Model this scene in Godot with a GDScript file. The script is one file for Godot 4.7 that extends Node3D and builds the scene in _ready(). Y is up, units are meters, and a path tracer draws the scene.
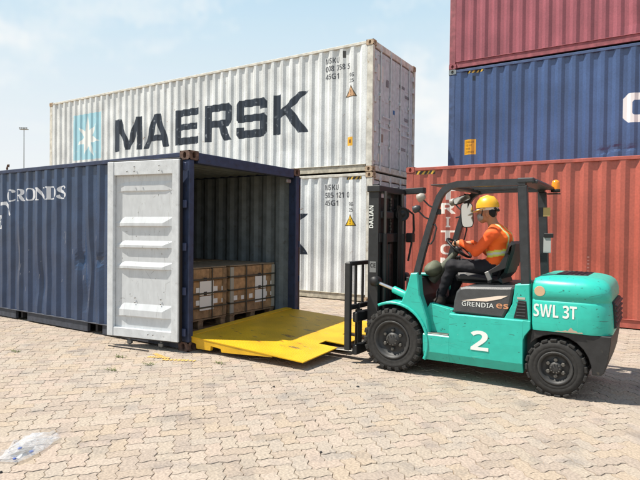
extends Node3D
# World frame: +X runs along the containers towards their door ends, -Z runs away from the camera, y up, metres.

var mats := {}
var rng := RandomNumberGenerator.new()
const YAW := 0.5597           # angle between the camera and the rows of containers
const PITCH := -0.0157
const ROLL := -0.0113
const EYE := 1.5668

# ------------------------------------------------------------------ mesh helpers
func st() -> SurfaceTool:
	var s := SurfaceTool.new()
	s.begin(Mesh.PRIMITIVE_TRIANGLES)
	s.set_smooth_group(-1)
	return s

func tri(s: SurfaceTool, a: Vector3, b: Vector3, c: Vector3, hint: Vector3) -> void:
	if (c - a).cross(b - a).dot(hint) < 0.0:
		s.add_vertex(a); s.add_vertex(c); s.add_vertex(b)
	else:
		s.add_vertex(a); s.add_vertex(b); s.add_vertex(c)

func face(s: SurfaceTool, p: Array, hint: Vector3) -> void:
	for i in range(1, p.size() - 1):
		tri(s, p[0], p[i], p[i + 1], hint)

func bb(s: SurfaceTool, c: Vector3, size: Vector3, bev := 0.0, bs := Basis.IDENTITY) -> void:
	var h := size * 0.5
	var b: float = min(bev, min(h.x, min(h.y, h.z)) * 0.9)
	if b <= 0.0:
		for ax in 3:
			for sg in [-1.0, 1.0]:
				var n := Vector3.ZERO; n[ax] = sg
				var u := (ax + 1) % 3; var v := (ax + 2) % 3
				var q := []
				for k in [[-1, -1], [1, -1], [1, 1], [-1, 1]]:
					var p := Vector3.ZERO
					p[ax] = h[ax] * sg; p[u] = h[u] * k[0]; p[v] = h[v] * k[1]
					q.append(c + bs * p)
				face(s, q, bs * n)
		return
	for ax in 3:
		var u := (ax + 1) % 3; var v := (ax + 2) % 3
		for sg in [-1.0, 1.0]:
			var n := Vector3.ZERO; n[ax] = sg
			var q := []
			for k in [[-1, -1], [1, -1], [1, 1], [-1, 1]]:
				var p := Vector3.ZERO
				p[ax] = h[ax] * sg; p[u] = (h[u] - b) * k[0]; p[v] = (h[v] - b) * k[1]
				q.append(c + bs * p)
			face(s, q, bs * n)
		for su in [-1.0, 1.0]:
			for sv in [-1.0, 1.0]:
				var q := []
				for k in [[-1, 0], [1, 0], [1, 1], [-1, 1]]:
					var p := Vector3.ZERO
					p[ax] = (h[ax] - b) * k[0]
					p[u] = (h[u] if k[1] == 0 else h[u] - b) * su
					p[v] = (h[v] - b if k[1] == 0 else h[v]) * sv
					q.append(c + bs * p)
				var n := Vector3.ZERO; n[u] = su; n[v] = sv
				face(s, q, bs * n)
	for sx in [-1.0, 1.0]:
		for sy in [-1.0, 1.0]:
			for sz in [-1.0, 1.0]:
				tri(s, c + bs * Vector3(h.x * sx, (h.y - b) * sy, (h.z - b) * sz), c + bs * Vector3((h.x - b) * sx, h.y * sy, (h.z - b) * sz), c + bs * Vector3((h.x - b) * sx, (h.y - b) * sy, h.z * sz), bs * Vector3(sx, sy, sz))

func inset(p: PackedVector2Array, d: float) -> PackedVector2Array:
	var o := PackedVector2Array()
	var n := p.size()
	for i in n:
		var a := p[(i + n - 1) % n]; var b := p[i]; var c := p[(i + 1) % n]
		var e1 := (b - a).normalized(); var e2 := (c - b).normalized()
		var n1 := Vector2(-e1.y, e1.x); var n2 := Vector2(-e2.y, e2.x)
		var m := (n1 + n2)
		var l := m.length_squared()
		o.append(b + (m * (2.0 / l) * d if l > 0.3 else n1 * d))
	return o

# profile in xy, extruded along z
func extrude(s: SurfaceTool, pts: PackedVector2Array, z0: float, z1: float, bev := 0.0, xf := Transform3D.IDENTITY) -> void:
	var p := pts
	if Geometry2D.is_polygon_clockwise(p):
		p = p.duplicate(); p.reverse()
	var ins := inset(p, bev) if bev > 0.0 else p
	var ix := Geometry2D.triangulate_polygon(ins)
	for e in [[z0, -1.0], [z1, 1.0]]:
		for i in range(0, ix.size(), 3):
			tri(s, xf * v3(ins[ix[i]], e[0]), xf * v3(ins[ix[i + 1]], e[0]), xf * v3(ins[ix[i + 2]], e[0]), xf.basis * Vector3(0, 0, e[1]))
	var n := p.size()
	for i in n:
		var a := p[i]; var b := p[(i + 1) % n]
		var nn := Vector2(b.y - a.y, a.x - b.x)
		var h := xf.basis * Vector3(nn.x, nn.y, 0)
		face(s, [xf * v3(a, z0 + bev), xf * v3(b, z0 + bev), xf * v3(b, z1 - bev), xf * v3(a, z1 - bev)], h)
		if bev > 0.0:
			var ia := ins[i]; var ib := ins[(i + 1) % n]
			face(s, [xf * v3(a, z1 - bev), xf * v3(b, z1 - bev), xf * v3(ib, z1), xf * v3(ia, z1)], h.normalized() + xf.basis * Vector3(0, 0, 1))
			face(s, [xf * v3(a, z0 + bev), xf * v3(b, z0 + bev), xf * v3(ib, z0), xf * v3(ia, z0)], h.normalized() - xf.basis * Vector3(0, 0, 1))

func v3(p: Vector2, z: float) -> Vector3:
	return Vector3(p.x, p.y, z)

func pv(a: Array) -> PackedVector2Array:
	var o := PackedVector2Array()
	for i in range(0, a.size(), 2):
		o.append(Vector2(a[i], a[i + 1]))
	return o

func loft(s: SurfaceTool, rings: Array, smooth := 1, cap := true) -> void:
	var n: int = rings[0].size()
	s.set_smooth_group(smooth)
	for r in rings.size() - 1:
		var ca := Vector3.ZERO
		for q in rings[r]: ca += q
		for q in rings[r + 1]: ca += q
		ca /= 2.0 * n
		for i in n:
			var j := (i + 1) % n
			var q := [rings[r][i], rings[r][j], rings[r + 1][j], rings[r + 1][i]]
			var m: Vector3 = (q[0] + q[1] + q[2] + q[3]) * 0.25
			face(s, q, m - ca)
	s.set_smooth_group(-1)
	if cap:
		for e in [[0, 1], [rings.size() - 1, rings.size() - 2]]:
			var ca := Vector3.ZERO; var cb := Vector3.ZERO
			for q in rings[e[0]]: ca += q
			for q in rings[e[1]]: cb += q
			ca /= n; cb /= n
			for i in n:
				tri(s, ca, rings[e[0]][i], rings[e[0]][(i + 1) % n], ca - cb)

func tube(s: SurfaceTool, path: Array, r, segs := 10, closed := false, flatten := 1.0) -> void:
	var rings := []
	var m := path.size()
	var up := Vector3.UP
	for i in m:
		var d: Vector3
		if closed:
			d = path[(i + 1) % m] - path[(i + m - 1) % m]
		else:
			d = path[min(i + 1, m - 1)] - path[max(i - 1, 0)]
		d = d.normalized()
		if i == 0:
			up = Vector3.UP if absf(d.y) < 0.9 else Vector3.RIGHT
		var sd := d.cross(up).normalized()
		up = sd.cross(d).normalized()
		var ring := []
		var rr: float = r[i] if r is Array else r
		for k in segs:
			var a := TAU * (k + 0.5) / segs
			ring.append(path[i] + sd * cos(a) * rr + up * sin(a) * rr * flatten)
		rings.append(ring)
	if closed:
		rings.append(rings[0])
	loft(s, rings, 1 if segs > 6 else -1, not closed)

# profile: list of [radius, height], turned around the local y axis of xf
func lathe(s: SurfaceTool, prof: Array, xf: Transform3D, segs := 24, smooth := 1) -> void:
	s.set_smooth_group(smooth)
	for i in prof.size() - 1:
		var a: Array = prof[i]; var b: Array = prof[i + 1]
		var hn := Vector2(b[1] - a[1], a[0] - b[0])
		for k in segs:
			var t0 := TAU * k / segs; var t1 := TAU * (k + 1) / segs
			var tm := (t0 + t1) * 0.5
			var q := [xf * Vector3(a[0] * cos(t0), a[1], a[0] * sin(t0)), xf * Vector3(a[0] * cos(t1), a[1], a[0] * sin(t1)), xf * Vector3(b[0] * cos(t1), b[1], b[0] * sin(t1)), xf * Vector3(b[0] * cos(t0), b[1], b[0] * sin(t0))]
			var h := xf.basis * Vector3(hn.x * cos(tm), hn.y, hn.x * sin(tm))
			if a[0] < 1e-5:
				tri(s, q[0], q[2], q[3], h)
			elif b[0] < 1e-5:
				tri(s, q[0], q[1], q[2], h)
			else:
				face(s, q, h)
	s.set_smooth_group(-1)

func obj(called: String, s: SurfaceTool, m: Material, parent: Node = self) -> MeshInstance3D:
	s.generate_normals()
	var o := MeshInstance3D.new()
	o.name = called
	o.mesh = s.commit()
	o.material_override = m
	parent.add_child(o, true)
	return o

func thing(called: String, label: String, category: String, at := Vector3.ZERO, turn := 0.0, group := "") -> Node3D:
	var o := Node3D.new()
	o.name = called
	add_child(o, true)
	o.position = at; o.rotation.y = turn
	tag(o, label, category, group)
	return o

func tag(o: Node, label: String, category: String, group := "") -> void:
	o.set_meta("label", label); o.set_meta("category", category)
	if group != "": o.set_meta("group", group)

func struct(o: Node) -> Node:
	o.set_meta("kind", "structure"); return o

func bxo(called: String, c: Vector3, size: Vector3, bev: float, m: Material, parent: Node, bs := Basis.IDENTITY) -> MeshInstance3D:
	var s := st(); bb(s, c, size, bev, bs)
	return obj(called, s, m, parent)

# ------------------------------------------------------------------ textures
func noise_img(w: int, h: int, freq: float, seed_: int, oct := 4, kind := FastNoiseLite.TYPE_SIMPLEX_SMOOTH) -> Image:
	var n := FastNoiseLite.new()
	n.seed = seed_; n.frequency = freq; n.noise_type = kind
	n.fractal_type = FastNoiseLite.FRACTAL_FBM; n.fractal_octaves = oct
	var im := n.get_image(w, h)
	im.convert(Image.FORMAT_L8)
	return im

func seamless(w: int, h: int, freq: float, seed_: int, oct := 4) -> Image:
	var n := FastNoiseLite.new()
	n.seed = seed_; n.frequency = freq; n.noise_type = FastNoiseLite.TYPE_SIMPLEX_SMOOTH
	n.fractal_type = FastNoiseLite.FRACTAL_FBM; n.fractal_octaves = oct
	var im := n.get_seamless_image(w, h)
	im.convert(Image.FORMAT_L8)
	return im

func tex(im: Image) -> ImageTexture:
	im.generate_mipmaps()
	return ImageTexture.create_from_image(im)

func bump(freq: float, seed_: int, strength: float, size := 512) -> ImageTexture:
	var im := seamless(size, size, freq, seed_, 5)
	im.bump_map_to_normal_map(strength)
	return tex(im)

# flat colour with mottling, specks and stains of a second colour
func stain_tex(base: Color, spot: Color, vary: float, thr: float, f_spot: float, seed_: int, size := 256, speck := 0.0, soft := 4.0, most := 0.6) -> ImageTexture:
	var sf := 512.0 / size
	var a := seamless(size, size, 0.012 * sf, seed_, 5).get_data()
	var b := seamless(size, size, f_spot * sf, seed_ + 7, 4).get_data()
	var c := seamless(size, size, 0.25, seed_ + 11, 2).get_data()
	var d := PackedByteArray(); d.resize(size * size * 3)
	var br := base.r * 255.0; var bg := base.g * 255.0; var bl := base.b * 255.0
	var sr := spot.r * 255.0; var sg := spot.g * 255.0; var sb := spot.b * 255.0
	var cut := 255.0 * (1.0 - speck)
	var j := 0
	for i in size * size:
		var f := 1.0 + (a[i] - 127.0) * 0.004 * vary + (c[i] - 127.0) * 0.002 * vary
		var k := clampf((b[i] * 0.003922 - thr - 0.14) * soft, 0.0, most)
		if speck > 0.0 and c[i] > cut: k = 0.6
		d[j] = clampi(int(br * f + (sr - br * f) * k), 0, 255)
		d[j + 1] = clampi(int(bg * f + (sg - bg * f) * k), 0, 255)
		d[j + 2] = clampi(int(bl * f + (sb - bl * f) * k), 0, 255)
		j += 3
	return tex(Image.create_from_data(size, size, false, Image.FORMAT_RGB8, d))

# even paint with thin scratches and small chips drawn one by one
func scuff_tex(base: Color, marks: Array, count: int, chips: int, seed_: int, size := 512, upright := 0.0) -> ImageTexture:
	var r := RandomNumberGenerator.new(); r.seed = seed_
	var im := Image.create(size, size, false, Image.FORMAT_RGB8)
	im.fill(base)
	var n := seamless(size, size, 0.02, seed_, 4)
	for y in size:
		for x in size:
			var v := 0.97 + (n.get_pixel(x, y).r - 0.5) * 0.07
			im.set_pixel(x, y, Color(base.r * v, base.g * v, base.b * v))
	for i in count:
		var p := Vector2(r.randf() * size, r.randf() * size)
		var a := r.randf_range(-0.35, 0.35) + (PI * 0.5 if r.randf() < upright else (r.randf() * PI if r.randf() < 0.3 else 0.0))
		var l := pow(r.randf(), 2.5) * size * 0.16 + 5.0
		var d := Vector2(cos(a), sin(a)); var q := d.orthogonal() * r.randf_range(0.35, 1.1)
		var bend := d.orthogonal() * r.randf_range(-0.06, 0.06) * l
		var col: Color = base.lerp(marks[r.randi() % marks.size()], r.randf_range(0.25, 0.8))
		fill_tri(im, p - q, p + q, p + d * l * 0.5 + bend + q, col); fill_tri(im, p - q, p + d * l * 0.5 + bend + q, p + d * l * 0.5 + bend - q, col)
		fill_tri(im, p + d * l * 0.5 + bend - q, p + d * l * 0.5 + bend + q, p + d * l, col)
	for i in chips:
		var p := Vector2(r.randf() * size, r.randf() * size); var s := r.randf_range(1.0, 4.5)
		var col: Color = marks[r.randi() % marks.size()]
		var e := r.randf() * TAU
		for k in 5:
			var a0 := e + TAU * k / 5; var a1 := e + TAU * (k + 1) / 5
			fill_tri(im, p, p + Vector2(cos(a0), sin(a0) * 0.7) * s * (1.0 + 0.5 * sin(k * 2.3 + e)), p + Vector2(cos(a1), sin(a1) * 0.7) * s * (1.0 + 0.5 * sin((k + 1) % 5 * 2.3 + e)), col)
	return tex(im)

func mat(c: Color, rough := 0.6, metal := 0.0) -> StandardMaterial3D:
	var m := StandardMaterial3D.new()
	m.albedo_color = c; m.roughness = rough; m.metallic = metal
	m.cull_mode = BaseMaterial3D.CULL_DISABLED
	return m

func tmat(t: Texture2D, scale: float, rough := 0.6, nt: Texture2D = null, ns := 0.5, metal := 0.0) -> StandardMaterial3D:
	var m := mat(Color.WHITE, rough, metal)
	m.albedo_texture = t
	m.uv1_triplanar = true
	m.uv1_scale = Vector3.ONE * scale
	if nt:
		m.normal_enabled = true; m.normal_texture = nt; m.normal_scale = ns
	return m

func sc(r: float, g: float, b: float) -> Color:   # 0..255 sRGB
	return Color(r / 255.0, g / 255.0, b / 255.0)

# paint on a panel: image of len x high metres, origin bottom left
func fill_tri(im: Image, a: Vector2, b: Vector2, c: Vector2, col: Color, worn: Image = null) -> void:
	var w := im.get_width(); var h := im.get_height()
	var x0 := clampi(int(floor(min(a.x, min(b.x, c.x)))), 0, w - 1)
	var x1 := clampi(int(ceil(max(a.x, max(b.x, c.x)))), 0, w - 1)
	var y0 := clampi(int(floor(min(a.y, min(b.y, c.y)))), 0, h - 1)
	var y1 := clampi(int(ceil(max(a.y, max(b.y, c.y)))), 0, h - 1)
	var ar := (b - a).cross(c - a)
	if absf(ar) < 1e-6: return
	for y in range(y0, y1 + 1):
		for x in range(x0, x1 + 1):
			var q := Vector2(x + 0.5, y + 0.5)
			var w0 := (b - a).cross(q - a) / ar
			var w1 := (c - b).cross(q - b) / ar
			var w2 := (a - c).cross(q - c) / ar
			if w0 >= -0.001 and w1 >= -0.001 and w2 >= -0.001:
				var k := 0.95
				if worn:
					var g := worn.get_pixel(x % worn.get_width(), y % worn.get_height()).r
					k = 0.95 if g < 0.74 else clampf(0.95 - (g - 0.74) * 5.0, 0.45, 0.95)
				im.set_pixel(x, y, im.get_pixel(x, y).lerp(col, k))

func paint(im: Image, len_m: float, high_m: float, poly: PackedVector2Array, col: Color, worn: Image = null) -> void:
	var k := Vector2(im.get_width() / len_m, -im.get_height() / high_m)
	var q := PackedVector2Array()
	for p in poly:
		q.append(Vector2(p.x * k.x, im.get_height() + p.y * k.y))
	var ix := Geometry2D.triangulate_polygon(q)
	for i in range(0, ix.size(), 3):
		fill_tri(im, q[ix[i]], q[ix[i + 1]], q[ix[i + 2]], col, worn)

var text_cache := {}
func text_tris(t: String, serif := false, bold := true) -> PackedVector2Array:
	var key := t + str(serif) + str(bold)
	if text_cache.has(key): return text_cache[key]
	var tm := TextMesh.new()
	tm.text = t; tm.font = font(serif, bold); tm.font_size = 64; tm.pixel_size = 0.01; tm.depth = 0.0
	var arr := tm.surface_get_arrays(0)
	var vs: PackedVector3Array = arr[Mesh.ARRAY_VERTEX]
	var ids: PackedInt32Array = arr[Mesh.ARRAY_INDEX] if arr[Mesh.ARRAY_INDEX] else PackedInt32Array(range(vs.size()))
	var mn := Vector2(1e9, 1e9); var mx := -mn
	for v in vs:
		mn = mn.min(Vector2(v.x, v.y)); mx = mx.max(Vector2(v.x, v.y))
	var o := PackedVector2Array()
	for i in ids:
		o.append((Vector2(vs[i].x, vs[i].y) - mn) / (mx - mn))
	text_cache[key] = o
	return o

func font(serif := false, bold := true) -> SystemFont:
	var f := SystemFont.new()
	f.font_names = PackedStringArray(["Droid Serif" if serif else "Droid Sans"])
	f.font_weight = 700 if bold else 400
	return f

func paint_text(im: Image, len_m: float, high_m: float, t: String, x: float, y: float, w: float, h: float, col: Color, serif := false, worn: Image = null) -> void:
	var k := Vector2(im.get_width() / len_m, -im.get_height() / high_m)
	var tr := text_tris(t, serif)
	for i in range(0, tr.size(), 3):
		var q := []
		for j in 3:
			var p := tr[i + j] * Vector2(w, h) + Vector2(x, y)
			q.append(Vector2(p.x * k.x, im.get_height() + p.y * k.y))
		fill_tri(im, q[0], q[1], q[2], col, worn)

# weathered sheet: mottling, upright streaks of grime, rust spots and scratches
func panel_image(w: int, h: int, base: Color, seed_: int, streak: float, rust: float, grime := Color(0.33, 0.30, 0.26)) -> Image:
	var a := noise_img(w, h, 0.006, seed_, 5).get_data()
	var s0 := noise_img(w, 12, 0.045, seed_ + 1, 4)
	s0.resize(w, h, Image.INTERPOLATE_CUBIC)
	var sd := s0.get_data()
	var b := noise_img(w, h, 0.02, seed_ + 2, 5).get_data()
	var c := noise_img(w, h, 0.16, seed_ + 3, 2).get_data()
	var d := PackedByteArray(); d.resize(w * h * 3)
	var br := base.r * 255.0; var bg := base.g * 255.0; var bl := base.b * 255.0
	var gr := grime.r * 255.0; var gg := grime.g * 255.0; var gb := grime.b * 255.0
	var lim := (1.0 - rust) * 255.0
	var j := 0
	for i in w * h:
		var f := 1.0 + (a[i] - 127.0) * 0.0007 + (c[i] - 127.0) * 0.0005
		var g := clampf((sd[i] - 133.0) * 0.0118, 0.0, 1.0) * streak * (0.35 + b[i] * 0.0033)
		var r := clampf((b[i] * 0.7 + c[i] * 0.3 - lim) * 0.04, 0.0, 0.75)
		var R := br * f; var G := bg * f; var B := bl * f
		R += (gr - R) * g; G += (gg - G) * g; B += (gb - B) * g
		if r > 0.0:
			R += (108.0 - R) * r; G += (70.0 - G) * r; B += (46.0 - B) * r
		d[j] = clampi(int(R), 0, 255); d[j + 1] = clampi(int(G), 0, 255); d[j + 2] = clampi(int(B), 0, 255)
		j += 3
	return Image.create_from_data(w, h, false, Image.FORMAT_RGB8, d)

func panel_mat(im: Image, rough := 0.3, spec := 0.5) -> StandardMaterial3D:
	var m := mat(Color.WHITE, rough)
	m.albedo_texture = tex(im)
	m.metallic_specular = spec
	return m

# ------------------------------------------------------------------ sky
func make_sky() -> Sky:
	var w := 1024; var h := 512
	var n := FastNoiseLite.new(); n.seed = 5; n.frequency = 1.6; n.fractal_octaves = 6
	n.noise_type = FastNoiseLite.TYPE_SIMPLEX_SMOOTH; n.fractal_type = FastNoiseLite.FRACTAL_FBM
	n.domain_warp_enabled = true; n.domain_warp_amplitude = 0.4; n.domain_warp_frequency = 1.2
	var im := Image.create(w, h, false, Image.FORMAT_RGB8)
	for y in h:
		var el := (0.5 - (y + 0.5) / h) * PI
		var e: float = clampf(el / (PI * 0.5), -1.0, 1.0)
		for x in w:
			var az := TAU * ((x + 0.5) / w - 0.25)
			var dir := Vector3(cos(az) * cos(el), sin(el), sin(az) * cos(el))
			var c: Color
			if e < 0.0:
				c = Color(0.70, 0.68, 0.64)
			else:
				var t: float = clampf(e / 0.27, 0.0, 1.0)
				c = SKY_LOW.lerp(SKY_MID, pow(t, 1.5)).lerp(SKY_TOP, smoothstep(0.2, 1.0, e))
				var flat: Vector3 = Vector3(dir.x, 0, dir.z) / max(dir.y + 0.12, 0.05)
				var v := n.get_noise_3d(flat.x * 0.55, dir.y * 2.0, flat.z * 0.55) * 0.5 + 0.5
				var cover: float = 0.43
				var k: float = clampf((v - cover) * 3.2, 0.0, 1.0) * clampf(e * 14.0, 0.0, 1.0)
				c = c.lerp(Color(0.985, 0.985, 0.98), k * 0.8)
			im.set_pixel(x, y, c)
	var pm := PanoramaSkyMaterial.new()
	pm.panorama = ImageTexture.create_from_image(im)
	pm.energy_multiplier = SKY_ENERGY
	var sk := Sky.new(); sk.sky_material = pm
	return sk

const SKY_LOW := Color(0.955, 0.962, 0.965)
const SKY_MID := Color(0.765, 0.88, 0.95)
const SKY_TOP := Color(0.24, 0.44, 0.70)
const SKY_ENERGY := 0.68

# ------------------------------------------------------------------ containers
# corrugated sheet; o = bottom left corner seen from outside, ax along, ay up, an outwards
func corr(s: SurfaceTool, o: Vector3, ax: Vector3, ay: Vector3, an: Vector3, len_m: float, high: float, pitch: float, depth: float, rows: int, dents: Array, seed_: int, wav := 0.004) -> void:
	var n := int(floor((len_m - 0.05) / pitch))
	var start := (len_m - n * pitch) * 0.5
	var xs := [0.0]; var ds := [0.0]
	for i in n:
		var x := start + i * pitch
		for q in [[0.125, 0.0], [0.365, 1.0], [0.635, 1.0], [0.875, 0.0]]:
			xs.append(x + q[0] * pitch); ds.append(q[1])
	xs.append(len_m); ds.append(0.0)
	var nz := FastNoiseLite.new(); nz.seed = seed_; nz.frequency = 0.9
	var cols := xs.size()
	var P := []
	for r in rows + 1:
		var y := high * r / rows
		for c in cols:
			var dd: float = ds[c] * depth
			var x: float = xs[c]
			var yy := y
			var edge: float = clampf(min(y, high - y) * 6.0, 0.0, 1.0)
			dd += nz.get_noise_2d(x * 1.7, y * 1.3) * wav * edge
			for t in dents:
				var gx: float = (x - t[0]) / t[2]; var gy: float = (y - t[1]) / t[3]
				var k := exp(-gx * gx - gy * gy)
				dd += t[4] * k * edge
				x += t[5] * k * edge
			P.append(o + ax * x + ay * yy - an * dd)
	for r in rows:
		for c in cols - 1:
			var i := r * cols + c
			var ids := [i, i + cols, i + cols + 1, i, i + cols + 1, i + 1]   # clockwise seen from outside
			for id in ids:
				s.set_uv(Vector2(xs[id % cols] / len_m, 1.0 - float(id / cols) / rows))
				s.add_vertex(P[id])

# corner casting with oval holes in the long and the end face
func casting(s: SurfaceTool, c: Vector3, sx: float, sz: float) -> void:
	var size := Vector3(0.178, 0.118, 0.162)
	var h := size * 0.5
	face(s, [c + Vector3(-h.x, h.y, -h.z), c + Vector3(h.x, h.y, -h.z), c + Vector3(h.x, h.y, h.z), c + Vector3(-h.x, h.y, h.z)], Vector3.UP)
	face(s, [c + Vector3(-h.x, -h.y, -h.z), c + Vector3(h.x, -h.y, -h.z), c + Vector3(h.x, -h.y, h.z), c + Vector3(-h.x, -h.y, h.z)], Vector3.DOWN)
	face(s, [c + Vector3(-h.x * sx, -h.y, -h.z), c + Vector3(-h.x * sx, h.y, -h.z), c + Vector3(-h.x * sx, h.y, h.z), c + Vector3(-h.x * sx, -h.y, h.z)], Vector3(-sx, 0, 0))
	face(s, [c + Vector3(-h.x, -h.y, -h.z * sz), c + Vector3(h.x, -h.y, -h.z * sz), c + Vector3(h.x, h.y, -h.z * sz), c + Vector3(-h.x, h.y, -h.z * sz)], Vector3(0, 0, -sz))
	for f in 2:
		var un := Vector3(0, 0, sz) if f == 0 else Vector3(sx, 0, 0)
		var uu := Vector3(1, 0, 0) if f == 0 else Vector3(0, 0, 1)
		var hu := h.x if f == 0 else h.z
		var hn := h.z if f == 0 else h.x
		var cc := c + un * hn
		var N := 16
		var ou := []; var inn := []
		for k in N:
			var a := TAU * (k + 0.5) / N
			var ca := cos(a); var sa := sin(a)
			var m: float = max(absf(ca), absf(sa))
			ou.append(cc + uu * ca / m * hu + Vector3.UP * sa / m * h.y)
			inn.append(cc + uu * ca * 0.031 + Vector3.UP * sa * 0.042)
		for k in N:
			var j := (k + 1) % N
			face(s, [ou[k], ou[j], inn[j], inn[k]], un)
			face(s, [inn[k], inn[j], inn[j] - un * 0.05, inn[k] - un * 0.05], cc - inn[k])
			tri(s, cc - un * 0.05, inn[k] - un * 0.05, inn[j] - un * 0.05, un)

# local frame: x from -L (closed end) to 0 (door end), y up, z from 0 (near side) to -W
func container(called: String, label: String, group: String, at: Vector3, turn: float, L: float, H: float, body: Material, panel: Material, iron: Material, o := {}) -> Node3D:
	var W := 2.438
	var t := thing(called, label, "container", at, turn, group)
	var open: bool = o.get("open", false)
	for ex in [0, 1]:
		for ez in [0, 1]:
			var sx := 1.0 if ex == 0 else -1.0
			var sz := 1.0 if ez == 0 else -1.0
			var cx := -0.089 if ex == 0 else -L + 0.089
			var cz := -0.081 if ez == 0 else -W + 0.081
			for cy in [0.059, H - 0.059]:
				var s := st(); casting(s, Vector3(cx, cy, cz), sx, sz)
				obj("corner_casting", s, iron, t)
			var px := -0.082 if ex == 0 else -L + 0.082
			bxo("corner_post", Vector3(px, H * 0.5, -0.052 if ez == 0 else -W + 0.052), Vector3(0.15, H - 0.236, 0.088), 0.008, body, t)
	for ez in [0, 1]:
		var z := -0.036 if ez == 0 else -W + 0.036
		var sz := 1.0 if ez == 0 else -1.0
		bxo("top_rail", Vector3(-L * 0.5, H - 0.048, z), Vector3(L - 0.356, 0.062, 0.06), 0.006, body, t)
		var s := st()
		var cuts := [-L + 0.178]
		for q in o.get("pockets", []):
			cuts.append(q - 0.18); cuts.append(q + 0.18)
		cuts.append(-0.178)
		for i in range(0, cuts.size(), 2):
			bb(s, Vector3((cuts[i] + cuts[i + 1]) * 0.5, 0.0885, z - 0.012 * sz), Vector3(cuts[i + 1] - cuts[i], 0.137, 0.05), 0.004)
		bb(s, Vector3(-L * 0.5, 0.163, z - 0.002 * sz), Vector3(L - 0.356, 0.012, 0.066), 0.003)
		obj("bottom_rail", s, o.get("rail", body), t)
		if ez == 0:
			var pn := st()
			corr(pn, Vector3(-L + 0.158, 0.17, -0.012), Vector3.RIGHT, Vector3.UP, Vector3.BACK, L - 0.316, H - 0.25, 0.278, 0.040, o.get("rows", 12), o.get("dents", []), o.get("seed", 3), o.get("wav", 0.004))
			obj("side_panel", pn, panel, t)
		else:
			var pn := st()
			corr(pn, Vector3(-0.158, 0.17, -W + 0.012), Vector3.LEFT, Vector3.UP, Vector3.FORWARD, L - 0.316, H - 0.25, 0.278, 0.036, 2, [], 4)
			obj("side_panel", pn, body, t)
	if open:
		for ez in [0, 1]:
			var pn := st()
			if ez == 1:
				corr(pn, Vector3(-L + 0.158, 0.17, -W + 0.052), Vector3.RIGHT, Vector3.UP, Vector3.FORWARD, L - 0.316, H - 0.25, 0.278, 0.036, 6, [], 8)
			else:
				corr(pn, Vector3(-L + 0.158, 0.17, -0.105), Vector3.RIGHT, Vector3.UP, Vector3.BACK, L - 0.316, H - 0.25, 0.278, 0.036, 6, [], 9)
			obj("inner_wall", pn, o.inner, t)
	var rf := st()
	corr(rf, Vector3(-L + 0.15, H - 0.045, -0.066), Vector3.RIGHT, Vector3.FORWARD, Vector3.UP, L - 0.3, W - 0.132, 0.209, 0.02, 2, [], 5)
	obj("roof_panel", rf, o.get("inner", body) if open else body, t)
	var ew := st()
	corr(ew, Vector3(-L + 0.02, 0.17, -W + 0.1), Vector3.BACK, Vector3.UP, Vector3.LEFT, W - 0.2, H - 0.25, 0.25, 0.045, 2, [], 6)
	obj("end_wall", ew, o.get("inner", body) if open else body, t)
	for q in [[0.10, 0.13], [H - 0.075, 0.10]]:
		bxo("end_beam", Vector3(-L + 0.05, q[0], -W * 0.5), Vector3(0.07, q[1], W - 0.326), 0.006, body, t)
	bxo("door_sill", Vector3(-0.065, 0.092, -W * 0.5), Vector3(0.12, 0.13, W - 0.326), 0.006, body, t)
	bxo("door_header", Vector3(-0.06, H - 0.085, -W * 0.5), Vector3(0.11, 0.14, W - 0.326), 0.006, body, t)
	# floor boards on cross members
	if open:
		var nb := 12
		for i in nb:
			var wd := (W - 0.13) / nb
			bxo("floor_board", Vector3(-L * 0.5, 0.151, -0.065 - wd * (i + 0.5)), Vector3(L - 0.2, 0.026, wd - 0.004), 0.002, mats.plywood, t)
		var cm := st()
		for i in 14:
			bb(cm, Vector3(-0.35 - i * 0.42, 0.085, -W * 0.5), Vector3(0.05, 0.1, W - 0.15))
		obj("cross_members", cm, mats.under, t)
	else:
		bxo("floor", Vector3(-L * 0.5, 0.12, -W * 0.5), Vector3(L - 0.2, 0.06, W - 0.16), 0.0, mats.under, t)
	return t

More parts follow.
